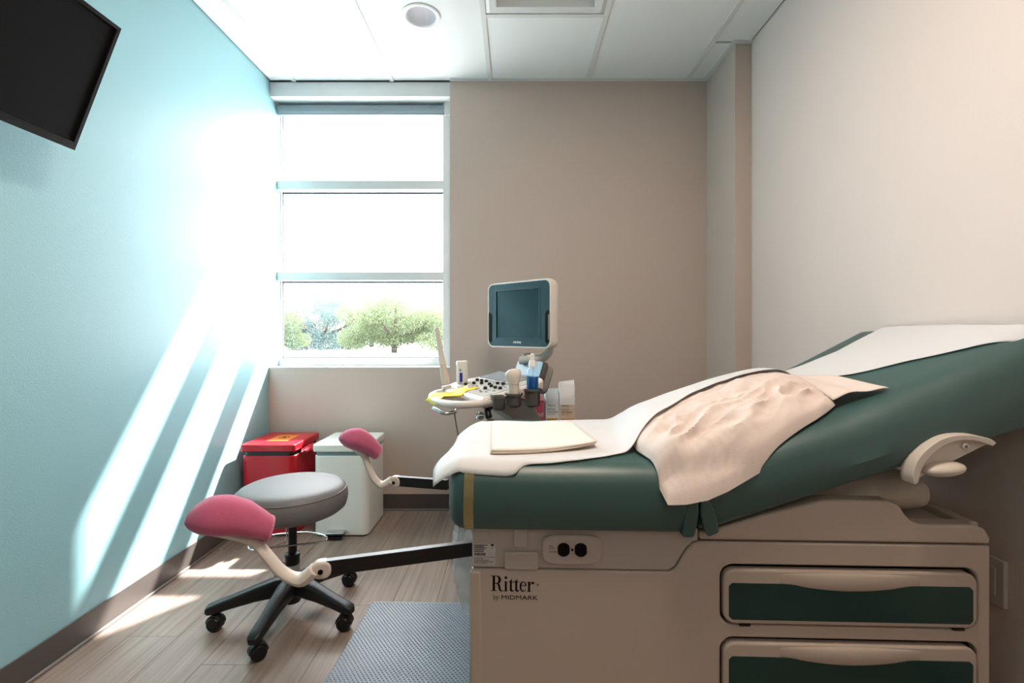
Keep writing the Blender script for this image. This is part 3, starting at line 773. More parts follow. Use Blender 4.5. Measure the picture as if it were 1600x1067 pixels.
# stirrups (bars pull out of the table's foot end)
def stirrup(pts, padc, padsz, padang, big):
    """pts: world bar start, bar end, pivot, arm points..."""
    b0, b1 = pts['bar']; d = (b1-b0); L_ = d.length; d.normalize()
    side = d.cross(Vector((0, 0, 1))).normalized(); upv = side.cross(d)
    Fm = Matrix(((d.x, side.x, upv.x, b0.x), (d.y, side.y, upv.y, b0.y), (d.z, side.z, upv.z, b0.z), (0, 0, 0, 1)))
    bar = obj('stirrup_bar', B((0, L_, -.011, .011, -.019, .019)), M['blackm'], et, frame=Fm, bevel=.002)
    arm = pts['arm']; sp_ = smoothpath(arm, 6); n = len(sp_)
    rs = [interp([(0, .026), (.12, .028), (.25, .021), (.6, .019), (.85, .026), (1, .03)], i/(n-1)) for i in range(n)]
    a = obj('stirrup_arm', tube(sp_, rs, 14, flat=.62), M['offw'], et, label='off-white curved arm')
    cl = bmesh.new(); q = Matrix(((d.x, side.x, upv.x, b1.x), (d.y, side.y, upv.y, b1.y), (d.z, side.z, upv.z, b1.z), (0, 0, 0, 1)))
    prism(rrect(-.026, .022, -.024, .020, .018, 5), -.015, .015, axis='Y', bm=cl)
    obj('pivot_clamp', cl, M['offw'], a, frame=q, bevel=.006, seg=3)
    obj('pivot_hole', prism(ellipse(.0, -.004, .0065, .0065, 16), -.0175, -.014, axis='Y'), M['ink'], a, frame=q)  # black disc, the shade inside the clamp's hole put in as colour
    # pad : rounded sock with blunt open end
    Fp = Matrix.Translation(padc) @ padang
    Lx, Wy, Hz = padsz; rings = []
    for i in range(25):
        t = i/24; x = (t-.5)*Lx
        if t < .36: s = math.sin(PI/2*min(1, (t+.010)/.36))**.52
        else: s = 1-.36*((t-.36)/.64)**1.5
        bend = -.035*Lx/.2*(t-.45)**2*2
        ring = []
        for k in range(24):
            an = 2*PI*k/24; c_, s__ = math.cos(an), math.sin(an)
            yy = math.copysign(abs(c_)**.75, c_)*Wy/2*s; zz = math.copysign(abs(s__)**.8, s__)*Hz/2*s*(1 if s__ > 0 else .8)
            w = .0025*noise.noise(Vector((x*30, yy*30, zz*30+big)))
            ring.append((x, yy+w, zz+w+bend))
        rings.append(ring)
    for sc in (.97, .85):
        rings.append([(Lx/2+.004, p[1]*sc, (p[2]-bend)*sc+bend) for p in rings[24]])
    pad = obj('foot_pad', loft(rings), M['pink'], et, frame=Fp, label='pink fabric cover on stirrup')
    stt = bmesh.new(); rim = rings[24]
    for k in range(0, 24):
        for f_ in (0, .5):
            p = Vector(rim[k]).lerp(Vector(rim[(k+1) % 24]), f_)
            bmesh.ops.create_icosphere(stt, subdivisions=1, radius=.0022, matrix=T(*p))
    obj('stitching', stt, M['thread'], pad, frame=Fp, kind='stuff')
V = lambda *a: at(*a)
# near stirrup
pv = V(486, 893, 1.235)
stirrup(dict(bar=(V(745, 855, 1.34), V(502, 887, 1.24)), arm=[V(492, 889, 1.235), V(470, 905, 1.23), V(440, 893, 1.225), V(415, 865, 1.22), V(392, 842, 1.22), V(345, 828, 1.22), V(325, 824, 1.22)]),
        V(361, 809, 1.20), (.188, .125, .108), RZ(math.radians(32)) @ RY(math.radians(17)) @ RX(math.radians(-12)), 0)
stirrup(dict(bar=(V(700, 757, 1.86), V(618, 751, 1.93)), arm=[V(612, 750, 1.93), V(598, 758, 1.93), V(585, 748, 1.93), V(576, 730, 1.93), V(568, 710, 1.93), V(552, 696, 1.93), V(545, 690, 1.93)]),
        V(563, 690, 1.92), (.165, .12, .092), RZ(math.radians(30)) @ RY(math.radians(28)) @ RX(math.radians(-15)), 5)

# pull-out step with treaded top
stp = tp('step_platform', prism(rrect(-.425, .01, .085, .525, .012, 3), .100, .138, axis='Z'), M['step'], bevel=.004, label='grey treaded pull-out step')
bm = bmesh.new(); s = .0125; j = 0; y = .093
while y < .518:
    x = -.417 + (s/2 if j % 2 else 0)
    while x < -.005:
        a = .0042; c = bm.verts.new((x, y, .1402)); q = [bm.verts.new((x+dx, y+dy, .1381)) for dx, dy in ((a, 0), (0, a*.8), (-a, 0), (0, -a*.8))]
        for i in range(4): bm.faces.new((q[i], q[(i+1) % 4], c))
        x += s
    y += s*.62; j += 1
tp('step_studs', bm, M['step'], stp, kind='stuff', smooth=False)
for y_ in (.10, .48):
    tp('step_leg', B((-.40, -.37, y_, y_+.03, 0, .1)), M['stepd'], stp, bevel=.004)
    tp('step_rail', B((-.37, .03, y_+.003, y_+.027, .07, .1)), M['stepd'], stp)

# ------------------------------------------------------------------ things on the table
def surf(x, y):
    """top surface of the upholstery in table coordinates"""
    z = zt(max(x, -.05)); r = interp([(.56, .058), (.75, .06), (.95, .085), (1.15, .09), (1.4, .07)], x)
    for edge, s in ((Y0, 1), (Y1, -1)):
        d = (y-edge)*s
        if d < r: q = min(1, (r-d)/r); z -= r*(1-math.sqrt(max(0, 1-q*q)))
    if x < -.012: q = min(1, (-.012-x)/.045); z -= .036*(1-math.sqrt(max(0, 1-q*q)))
    if 0 <= y-Y0 <= Y1-Y0: z += .006*math.sin(PI*(y-Y0)/(Y1-Y0))
    return z
PB = dict(l=[(.12, .425), (.6, .44)], )
# pillow outline (u along x, v from near to far)
near_e = [(0, (.466, -.068)), (.15, (.51, -.068)), (.4, (.61, -.052)), (.62, (.715, -.022)), (.85, (.865, .035)), (1, (.935, .075))]
far_e = [(0, (.47, .60)), (.5, (.72, .625)), (1, (1.0, .62))]
left_e = [(0, (.466, -.068)), (.3, (.430, .10)), (.6, (.445, .35)), (1, (.47, .60))]
right_e = [(0, (.935, .075)), (.5, (.985, .33)), (1, (1.0, .62))]
def ev(tab, t):
    for a, b in zip(tab, tab[1:]):
        if t <= b[0]:
            f = (t-a[0])/(b[0]-a[0]); return (a[1][0]+(b[1][0]-a[1][0])*f, a[1][1]+(b[1][1]-a[1][1])*f)
    return tab[-1][1]
def coons(u, v):
    n, f, l, r = ev(near_e, u), ev(far_e, u), ev(left_e, v), ev(right_e, v)
    out = []
    for i in (0, 1):
        out.append((1-v)*n[i]+v*f[i]+(1-u)*l[i]+u*r[i]-((1-u)*(1-v)*near_e[0][1][i]+u*(1-v)*near_e[-1][1][i]+(1-u)*v*far_e[0][1][i]+u*v*far_e[-1][1][i]))
    return out
def phgt(u, v): return .084*(max(0, 4*u*(1-u))**.42)*(max(0, 4*v*(1-v))**.38)
NU, NV = 120, 100
NEAR = [(-.11, .0), (-.06, -.012), (0, -.018), (.11, -.022), (.118, -.016), (.125, .0), (.20, .004), (.27, .018), (.344, .055), (.425, .105), (.52, .20), (.64, .30), (.80, .36), (1.0, .385), (1.08, .24), (1.174, .149), (1.242, .075), (1.33, -.008), (1.37, -.02)]
FAR = [(-.11, .48), (-.06, .51), (.03, .53), (.15, .515), (.3, .56), (.5, .60), (.8, .60), (1.0, .58), (1.1, .53), (1.2, .50), (1.38, .515)]
def crinkle(x, y):
    wv = .05*noise.noise(Vector((x*6, y*6, 4)))
    def rdg(p): return 1-abs(noise.noise(p))*2.4
    a = rdg(Vector((x*4+y*3, y*12-x*7+wv*20, 0)))
    b = rdg(Vector((x*8+y*6, y*24-x*15+wv*24, 5)))
    c = rdg(Vector((x*34+y*14, y*26+x*9, 2)))
    d = rdg(Vector((x*60-y*34, y*44+x*20, 9)))
    k = .2+.8*max(0, min(1, (interp(NEAR, x)+.01-y)/.04))
    return k*(.015*a+.008*b+.0028*c+.0008*d-.015)
def psurf(x, y):
    z = surf(x, y)
    if y < Y0: z = zt(x)-.058-(Y0-y)*.6
    return z
top = [[None]*(NV+1) for _ in range(NU+1)]; bm = bmesh.new(); bot = [[None]*(NV+1) for _ in range(NU+1)]
PG = []
for i in range(NU+1):
    for j in range(NV+1):
        u, v = i/NU, j/NV; x, y = coons(u, v); b = psurf(x, y)+.003; h = phgt(u, v); e = min(1, 6*min(u, 1-u, v, 1-v))
        z = b+.004+h+crinkle(x, y)*e+ .006*e
        z = max(z, b+.002)
        if 0 < v < .45 and 0 < u < 1: y -= 1.1*crinkle(x, y)*e*(1-v/.45)
        top[i][j] = bm.verts.new((x, y, z)); PG.append((x, y, z))
        bot[i][j] = top[i][j] if i in (0, NU) or j in (0, NV) else bm.verts.new((x, y, b))
for i in range(NU):
    for j in range(NV):
        bm.faces.new((top[i][j], top[i+1][j], top[i+1][j+1], top[i][j+1]))
        f = [bot[i][j], bot[i][j+1], bot[i+1][j+1], bot[i+1][j]]
        try: bm.faces.new(f)
        except ValueError: pass
pil = thing('pillow', 'pillow in a crumpled cream paper case on the raised backrest', 'pillow', R0, A0)
obj('pillow_case', bm, M['pcase'], pil, frame=TF)
# open flap of the case
rows = []
for i in range(21):
    t = i/20; a = Vector((.925+.062*t, .07+.33*t)); q = Vector((1.045, .045+.012*t)); row = []
    for j in range(15):
        w = j/14; p = a.lerp(q, w); b = psurf(p.x, p.y)
        h = phgt(.985, .1+.5*t)*(1-w)**1.5 + .010*math.sin(PI*w) + .007*math.sin(7*w+4*t)*w*(1-w)*3
        row.append((p.x, p.y, b+.006+max(0, h)))
    rows.append(row)
bm = loft(rows, closed=False, caps=False); fo = obj('case_flap', bm, M['pcase'], pil, frame=TF)
sm = fo.modifiers.new('s', 'SOLIDIFY'); sm.thickness = .0015; sm.offset = 1

# height field of the pillow for the paper laid over it
import bisect
def pill_z(x, y):
    # invert coons by nearest samples
    best = None
    L_ = [z for (a, b, z) in PGs.get((round(x/.02), round(y/.02)), ()) if (a-x)**2+(b-y)**2 < .012**2]
    return sum(L_)/len(L_)+.003 if L_ else None
PGs = {}
for a, b, z in PG:
    for dx in (-1, 0, 1):
        for dy in (-1, 0, 1): PGs.setdefault((round(a/.02)+dx, round(b/.02)+dy), []).append((a, b, z))
NX, NY = 150, 50; Z = [[0]*(NY+1) for _ in range(NX+1)]; XY = [[0]*(NY+1) for _ in range(NX+1)]
for i in range(NX+1):
    x = -.105+(1.372+.105)*i/NX; a, b = interp(NEAR, x), interp(FAR, x)
    for j in range(NY+1):
        y = a+(b-a)*j/NY; z = surf(x, y)
        pz_ = pill_z(x, y)
        if pz_: z = max(z, pz_+.004)
        XY[i][j] = (x, y); Z[i][j] = z
for it in range(10):
    Z2 = [r[:] for r in Z]
    for i in range(1, NX):
        for j in range(NY+1):
            jm, jp = max(j-1, 0), min(j+1, NY)
            av = (Z[i-1][j]+Z[i+1][j]+Z[i][jm]+Z[i][jp])/4
            Z2[i][j] = max(Z[i][j]*.3+av*.7, surf(*XY[i][j]))
    for i in range(NX+1): Z2[i][0] = Z[i][0]; Z2[i][1] = min(Z2[i][1], Z[i][0]*.5+Z2[i][2]*.5) if XY[i][0][0] > .45 and XY[i][0][0] < 1.05 else Z2[i][1]
    for i in range(1, NX): Z2[i][0] = Z[i][0]*.5+(Z[i-1][0]+Z[i+1][0])*.25 if it < 4 else Z[i][0]
    Z = Z2
bm = bmesh.new(); G = []
for i in range(NX+1):
    row = []
    for j in range(NY+1):
        x, y = XY[i][j]; z = Z[i][j]+.004
        rp = noise.noise(Vector((x*3, y*14, 3)))*.0025 + noise.noise(Vector((x*10-y*4, y*10, 7)))*.0015
        z += max(-.002, rp)
        if x < -.02:
            q = (-.02-x)/.085; z = Z[i][j]*0 + surf(-.012, y)+.006-.048*q**1.7 + rp; 
            x2 = x - .006*math.sin(y*14)*q; x = x2 + .010*q*max(0, (.08-y)/.08)
            if y < .10: z -= .012*q*(.10-y)/.12
        row.append((x, y, z))
    G.append(row)
bm = loft(G, closed=False, caps=False)
pp = obj('exam_paper', bm, M['paper'], None, frame=TF, label='long white paper sheet running the length of the exam table', cat='paper sheet')
sm = pp.modifiers.new('s', 'SOLIDIFY'); sm.thickness = .0008; sm.offset = 1
# folded cream drape
dr = thing('folded_drape', 'folded cream paper drape lying on the foot of the white sheet', 'drape', R0, A0)
for L_ in range(4):
    rows = []; e = .0015*L_
    for i in range(25):
        s = i/24; row = []
        for j in range(17):
            t = j/16
            xn, yn = .043+e+(.323-.043-2*e+.004*L_)*s, .050+e*.5+.075*s*s+ .0*s
            xf, yf = .012+e+(.285-.012)*s, .455-e-.01*s
            x = xn+(xf-xn)*t; y = yn+(yf-yn)*t
            z = surf(x, y)+.0075+.0026*L_+.0008*noise.noise(Vector((x*8, y*25, L_))) + .008*(s**3)*(1-t)**3
            row.append((x, y, z))
        rows.append(row)
    bm = loft(rows, closed=False, caps=False)
    o = obj('drape_layer', bm, M['cream'] if L_ in (1, 3) else M['creamd'], dr, frame=TF)
    sm = o.modifiers.new('s', 'SOLIDIFY'); sm.thickness = .0022; sm.offset = 1
# wrapped paper roll in the tray
rings = []
for i in range(31):
    t = i/30; x = .80+.41*t; e = 1 if t < .88 else math.sqrt(max(.02, 1-((t-.88)/.125)**2))*.9+.1
    if t < .05: e = .6+8*t
    r = []
    for k in range(28):
        a = 2*PI*k/28; w = 1+.09*noise.noise(Vector((x*14, math.cos(a)*1.5, math.sin(a)*1.5)))+.03*noise.noise(Vector((x*40, math.cos(a)*3, math.sin(a)*3)))
        r.append((x, .17+.085*e*w*math.cos(a), max(.6235, .674+.050*e*w*math.sin(a)+.004*t)))
    rings.append(r)
obj('paper_roll', loft(rings), M['roll'], None, frame=TF, label='wrapped spare paper roll lying in the tray under the backrest', cat='paper roll')
obj('paper_towel_stack', B((1.0, 1.215, .30, .50, .622, .645)), M['roll'], None, frame=TF, bevel=.01, label='flat folded paper pad in the tray behind the wrapped roll', cat='paper pad')

# wall plate by the table's right end
wp = thing('wall_outlet_plate', 'pale outlet box on the right wall beside the table base', 'outlet', (XR, 1.285, .45))
obj('cover_plate', B((XR-.012, XR, 1.25, 1.33, .385, .508)), M['plate'], wp, bevel=.002)
obj('outlet_face', B((XR-.014, XR-.011, 1.272, 1.308, .41, .483)), M['plate'], wp, bevel=.001)

# ------------------------------------------------------------------ ultrasound machine
UO = (-.24, 2.16, 0); UA = math.radians(-60); UF = Matrix.Translation(UO) @ RZ(UA)
us = thing('ultrasound_machine', 'white and grey ultrasound cart with a teal monitor behind the exam table', 'ultrasound machine', UO, UA)
def uo(name, bm, m, parent=None, **k): return obj(name, bm, m, parent or us, frame=UF, **k)
# base, column
uo('cart_base', prism(rrect(-.17, .17, .03, .48, .05, 5), .075, .13, axis='Z'), M['usd'], bevel=.012)
for cx, cy in ((-.15, .05), (.15, .05), (-.16, .46), (.16, .46)):
    H = UF @ T(cx, cy, 0)
    c = obj('caster', B((-.02, .02, -.02, .02, .055, .075)), M['black'], us, frame=H)
    for sx in (-1, 1):
        obj('wheel', lathe([(0, -.011), (.036, -.011), (.04, -.006), (.04, .006), (.036, .011), (0, .011)], 24, mtx=T(sx*.016, 0, .04) @ RY(PI/2)), M['black'], c, frame=H)
uo('cart_body', prism(rrect(-.15, .13, .12, .42, .05, 5), .13, .62, axis='Z'), M['usg'], bevel=.01)
uo('support_arm', prism([(.10, .80), (.16, .76), (.40, .60), (.40, .70), (.34, .79)], -.12, .04, axis='X'), M['usg'], bevel=.012, seg=3)
# console
# the console top slopes up towards the back
UFs = UF @ Matrix(((1, 0, 0, 0), (0, 1, 0, 0), (0, .2, 1, 0), (0, 0, 0, 1)))
def ut(name, bm, m, parent=None, **k): return obj(name, bm, m, parent or us, frame=UFs, **k)
con = [(-.20, -.01), (-.235, .01), (-.285, .09), (-.26, .19), (-.19, .27), (-.11, .305), (.09, .32), (.21, .30), (.235, .20), (.235, .08), (.225, .0), (.20, -.012)]
def smclosed(p, k=4):
    out = []; n = len(p)
    for i in range(n):
        p0, p1, p2, p3 = [Vector(p[(i+q) % n]) for q in (-1, 0, 1, 2)]
        for j in range(k):
            t = j/k; v = .5*((2*p1)+(-p0+p2)*t+(2*p0-5*p1+4*p2-p3)*t*t+(-p0+3*p1-3*p2+p3)*t**3); out.append((v.x, v.y))
    return out
cs = smclosed(con)
ut('console', loft([[(x*.93, .2+(y-.2)*.93, .792) for x, y in cs], [(x*.99, .2+(y-.2)*.99, .800) for x, y in cs], [(x, y, .815) for x, y in cs], [(x, y, .832) for x, y in cs], [(x*.97, .2+(y-.2)*.97, .840) for x, y in cs]]), M['usw'])
ut('control_panel', prism([(x*.9, .155+(y-.155)*.86) for x, y in cs], .840, .8425, axis='Z'), M['panelgrey'], label='pale grey control panel')
# handle: loop in front of the console with two openings
hp = smoothpath([(-.19, .03, .822), (-.20, -.03, .818), (-.15, -.085, .812), (-.04, -.115, .808), (.08, -.115, .808), (.18, -.085, .812), (.222, -.02, .818), (.215, .04, .822)], 6)
hd = uo('handle', tube(hp, .0175, 14, flat=.9), M['usw'])
uo('handle_bridge', prism([(-.035, -.11), (.045, -.11), (.05, .02), (-.04, .02)], .815, .829, axis='Z'), M['usw'], bevel=.006)
# yellow cloth strip wrapped over the handle bridge
rows = []
for i in range(17):
    t = i/16; row = []
    for j in range(15):
        s = j/14; y = -.14+.21*s; x = -.02+(-.07+.14*t)*(1-.25*(s > .5)*math.sin(PI*(s-.5)*2)) + .012*math.sin(s*5)
        z = .832+.003*math.sin(7*t+5*s)
        if y < -.115: z -= (-.115-y)*1.3
        if y > -.015: z += min(.016, (y+.015)*.9)+.2*max(0, y)
        row.append((x, y, z))
    rows.append(row)
o = uo('yellow_strip', loft(rows, closed=False, caps=False), M['yellow'], label='yellow cloth strip tied over the handle'); sm = o.modifiers.new('s', 'SOLIDIFY'); sm.thickness = .002
# knobs
rnd = random.Random(2)
ks = [(515, 308), (612, 296), (653, 258), (705, 264), (760, 272), (705, 296), (800, 308), (820, 330), (895, 298), (960, 305), (868, 348), (925, 356), (748, 356)]
def top_at(px, py, z):
    a, b = (px-805)/750, (py-521)/750
    Y = (1.104-z-.2*(.866*.24-1.08))/(b+.2*(.866*a+.5)); return Vector((a*Y, Y, 1.104-b*Y))
for a, b in ks:
    p = top_at(660+a/7.62, 560+(b+8)/7.62, .843)
    obj('knob', lathe([(0, 0), (.0085, 0), (.0085, .009), (.007, .0115), (0, .0115)], 14, mtx=T(*p)), M['black'], us)
for a, b in ((600, 335), (650, 330), (690, 385), (640, 370), (700, 400), (760, 400), (790, 378), (850, 388), (990, 345), (430, 345), (480, 348), (560, 318), (850, 298), (960, 330)):
    p = top_at(660+a/7.62, 560+b/7.62, .8425)
    obj('key', lathe([(0, 0), (.007, 0), (.006, .003), (0, .0035)], 10, mtx=T(*p)), M['key'], us)
p = top_at(660+568/7.62, 560+352/7.62, .8425)
obj('trackball', lathe([(.026, 0), (.024, .004), (.017, .007), (.015, .012), (.009, .017), (0, .019)], 24, mtx=T(*p)), M['offw'], us, label='cream trackball')
# keyboard: rows of keys at the back of the console
kb = ut('keyboard', B((-.175, .125, .168, .286, .8425, .850)), M['panelgrey'], bevel=.003)
bm = bmesh.new()
for r in range(5):
    for c in range(13): add_box(bm, -.17+c*.0227, -.17+c*.0227+.0185, .172+r*.0225, .172+r*.0225+.018, .850, .855)
ut('keyboard_keys', bm, M['key'], kb, kind='stuff', smooth=False)
# tilted riser (touch lid) behind the keyboard, facing the same way as the monitor
mr = Vector((.168, 2.25, 0)); ml = Vector((-.146, 2.55, 0)); mu_ = (mr-ml).normalized(); mn = Vector((-mu_.y, mu_.x, 0))
if mn.y > 0: mn = -mn       # mn points to the viewer side
def frm(o, x, y, z): return Matrix(((x.x, y.x, z.x, o.x), (x.y, y.y, z.y, o.y), (x.z, y.z, z.z, o.z), (0, 0, 0, 1)))
RF = UF @ T(0, .325, .85) @ RX(math.radians(-20))
ls = obj('touch_lid', prism(rrect(-.115, .118, 0, .128, .016, 5), -.008, .0), M['blu'], us, frame=RF, bevel=.002, label='pale blue reflective lid')
obj('lid_back', prism(rrect(-.113, .126, -.01, .130, .018, 5), .0005, .022), M['usd'], us, frame=RF, bevel=.004)
obj('riser', prism(rrect(-.105, .120, -.015, .124, .03, 5), .0225, .065), M['usg'], us, frame=RF, bevel=.012)
# monitor
MF = frm(Vector((ml.x, ml.y, 1.199)), mu_, Vector((0, 0, 1)), mn)
mwd = (mr-ml).length; hz = .168
outer = rrect(0, mwd, -hz, hz, .036, 7)
sx = lambda s, z: [(mwd/2+(x-mwd/2)*s, y*s, z) for x, y in outer]
sxi = lambda d, z: [(x+(-d if x > mwd/2 else d), y+(-d if y > 0 else d), z) for x, y in outer]
mo = obj('monitor_shell', loft([sxi(.03, -.075), sxi(.012, -.07), sxi(.003, -.058), sxi(0, -.04), sxi(0, -.006), sxi(.002, 0), sxi(.009, 0), sxi(.009, -.006)]), M['usw'], us, frame=MF)
bo = rrect(.0095, mwd-.0095, -hz+.0095, hz-.0095, .029, 7)
s0, s1, s2, s3 = .062, mwd-.066, -.122, .128
obj('monitor_bezel', prism(bo, -.02, .0015, holes=[[(s0, s2), (s1, s2), (s1, s3), (s0, s3)]], axis='Z'), M['mon'], us, frame=MF, smooth=False)
obj('screen_rim', prism([(s0, s2), (s1, s2), (s1, s3), (s0, s3)], -.012, .0035, holes=[[(s0+.006, s2+.006), (s1-.006, s2+.006), (s1-.006, s3-.006), (s0+.006, s3-.006)]], axis='Z'), M['mon'], us, frame=MF, smooth=False, bevel=.001)
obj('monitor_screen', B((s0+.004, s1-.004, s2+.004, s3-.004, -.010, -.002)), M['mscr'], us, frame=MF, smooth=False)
for xx in (.018, mwd-.018):
    sgn = 1 if xx < .1 else -1
    slot = [(xx-.011*sgn*-1*-1, -.125), (xx-.011*sgn, .0), (xx-.004*sgn, .012), (xx+.012*sgn, .004), (xx+.015*sgn, -.01), (xx+.015*sgn, -.125), (xx+.004*sgn, -.145)]
    gh = obj('grip_slot', prism([(xx-.009*sgn, -.13), (xx-.009*sgn, .012), (xx+.004*sgn, .016), (xx+.017*sgn, .0), (xx+.017*sgn, -.135), (xx+.006*sgn, -.145)], .0012, .0022, axis='Z'), M['ink'], us, frame=MF, smooth=False)
    obj('grip_bar', B((xx-.0095, xx-.005, -.125, -.005, .0022, .0045) if sgn > 0 else (xx+.004, xx+.0095, -.125, -.005, .0022, .0045)), M['usg'], us, frame=MF, smooth=False) if sgn < 0 else None
    bm = bmesh.new()
    for r in range(10): add_box(bm, xx-.006 if sgn > 0 else xx-.022, xx+.022 if sgn > 0 else xx+.006, .035+r*.007, .0375+r*.007, .0014, .0024)
    obj('speaker_grille', bm, M['grille'], us, frame=MF, smooth=False)
bm = text_bm('mindray', .0165, .0003, align='CENTER', bold=.0003); bm.transform(T(mwd*.5, -.143, .0021)); obj('brand_lettering', bm, M['bottlew'], us, frame=MF, smooth=False)
for k in range(5): obj('monitor_button', prism(ellipse(mwd-.125+k*.013, -.147, .004, .0025, 10), .0012, .0024, axis='Z'), M['usd'], us, frame=MF)
# monitor arm
ap = smoothpath([at(858, 542, 2.36), at(856, 552, 2.36), at(845, 560, 2.36), at(826, 562, 2.37), at(812, 563, 2.38)], 6)
obj('monitor_arm', tube(ap, [.026]*len(ap), 14, flat=.8), M['usl'], us)
obj('arm_post', tube([at(822, 552, 2.40), at(824, 575, 2.40), at(826, 610, 2.40)], .022, 14), M['usg'], us)
# cup holders along the near side
def holder(px, py, Y, r, h, label=None):
    p = at(px, py, Y); F = T(p.x, p.y, p.z)
    n = 26; a0 = -.40; ro = []
    for rad, z in ((r*.62, -h), (r*.86, -h+.008), (r*.92, -h*.3), (r*.93, -.010), (r*1.1, -.009), (r*1.1, 0), (r*.95, 0), (r*.82, -.004), (r*.78, -h*.5), (r*.7, -h+.012), (.001, -h+.012)):
        ro.append([(rad*math.cos(a0+(2*PI-.55)*i/n+.27), rad*math.sin(a0+(2*PI-.55)*i/n+.27), z) for i in range(n+1)])
    bm = loft(ro, closed=False, caps=False)
    for idx in (0, n):
        pass
    c = obj('cup_holder', bm, M['usd'], us, frame=F)
    sm = c.modifiers.new('s', 'SOLIDIFY'); sm.thickness = .002
    # bracket towards the console
    d = Vector((-.5, .86, 0)); q = [p+d*.0+Vector((0, 0, -.006)), p+d*(r+.05)+Vector((0, 0, -.006))]
    obj('holder_bracket', tube([p+d*(r*.95)+Vector((0, 0, -.012)), p+d*(r+.045)+Vector((0, 0, -.012))], .009, 8), M['usd'], us)
    return p
h1 = holder(780, 618, 1.93, .029, .058)
h2 = holder(803, 614, 2.0, .034, .058)
h3 = holder(832, 607, 2.06, .036, .078)
# knee knob and lever under the console
obj('swivel_bracket', tube(smoothpath([at(770, 632, 2.02), at(762, 640, 2.0), at(764, 652, 1.98)], 4), .014, 10), M['bezel'], us)
obj('swivel_knob', lathe([(0, -.006), (.014, -.006), (.016, 0), (.014, .018), (0, .02)], 16, mtx=T(*at(752, 650, 1.96)) @ RY(-1.2) @ RX(.5)), M['chrome'], us, label='round clear-rimmed knob')
lv = smoothpath([at(703, 634, 2.08), at(712, 638, 2.03), at(711, 643, 2.0), at(695, 646, 1.98), at(684, 641, 2.0), at(677, 638, 2.02)], 5)
obj('brake_lever', tube(lv, .008, 10), M['chrome'], us, label='metal brake lever')
obj('cable', tube(smoothpath([at(709, 640, 2.06), at(713, 665, 2.06), at(717, 690, 2.08), at(722, 760, 2.15), at(735, 820, 2.25)], 5), .0035, 8), M['usg'], us)
# probe with long shaft standing in the far front corner holder
vg = thing('ultrasound_probe', 'long cream wand probe leaning in the far front corner of the ultrasound console', 'probe', tuple(at(697, 602, 2.33)))
q0, q1 = at(697, 600, 2.33), at(681.5, 511, 2.33)
pts = [q0.lerp(q1, t) for t in (0, .08, .2, .32, .36, .40, .55, .8, .93, .98, 1.0)]
obj('probe_grip', tube(pts[:5], [.018, .0195, .0185, .0165, .015], 16), M['offw'], vg)
obj('probe_shaft', tube(pts[4:], [.0175, .0165, .0135, .0105, .0115, .011, .006], 16), M['usw'], vg)
obj('corner_holder', tube([at(698, 606, 2.33), at(697.5, 602.5, 2.33)], .023, 18), M['usw'], us)
# convex probe in middle holder
cpz = thing('ultrasound_probe', 'short cream curved probe standing in the middle cup holder of the ultrasound console', 'probe', tuple(h2))
rings = []
for z, w, d, dx in ((-.05, .012, .012, 0), (-.01, .019, .017, 0), (.02, .021, .018, 0), (.045, .024, .019, -.002), (.06, .030, .021, -.004), (.071, .0335, .022, -.004), (.082, .0335, .021, -.002), (.091, .029, .018, .0), (.097, .022, .0145, .002), (.1005, .012, .009, .004), (.1015, .003, .003, .005)):
    rings.append([(h2.x+dx+w*math.cos(2*PI*k/22), h2.y+d*math.sin(2*PI*k/22), h2.z+z) for k in range(22)])
obj('probe_body', loft(rings), M['offw'], cpz)
obj('probe_seam', tube([(h2.x-.0225*math.cos(a*PI/12), h2.y+.0188*math.sin(a*PI/12), h2.z+.036) for a in range(24)], .001, 5, closed=True), M['usg'], cpz)
# spray bottle
sb = thing('spray_bottle', 'clear spray bottle of blue liquid in the right-hand cup holder', 'spray bottle', (h3.x, h3.y, h3.z-.06))
F = T(h3.x, h3.y, h3.z)
bp = [(0, -.062), (.022, -.062), (.0255, -.056), (.0262, .03), (.0262, .060), (.024, .078), (.017, .088), (.012, .092), (.012, .096), (0, .096)]
obj('bottle_shell', lathe(bp, 28), M['clear'], sb, frame=F)
obj('liquid', lathe([(0, -.060), (.021, -.060), (.0245, -.054), (.0252, .052), (0, .052)], 28), M['liquid'], sb, frame=F, label='blue liquid')
obj('spray_collar', lathe([(0, .094), (.0165, .094), (.0165, .112), (.013, .120), (.009, .122), (0, .122)], 24), M['bottlew'], sb, frame=F)
hb2 = bmesh.new(); lathe([(0, .122), (.009, .122), (.009, .146), (.006, .150), (0, .150)], 16, bm=hb2); add_box(hb2, -.022, 0, -.006, .006, .134, .145)
obj('spray_head', hb2, M['bottlew'], sb, frame=F, bevel=.001)
obj('dip_tube', tube([(0, 0, -.05), (0, 0, .095)], .0022, 6), M['bottlew'], sb, frame=F)
for k, (z, w) in enumerate(((.038, .026), (.028, .018), (.02, .02), (.01, .016))):
    bm = bmesh.new()
    add_box(bm, -.012, -.012+w, -.0264, -.0258, z, z+.003); obj('label_line', bm, M['bluel'], sb, frame=F, smooth=False)
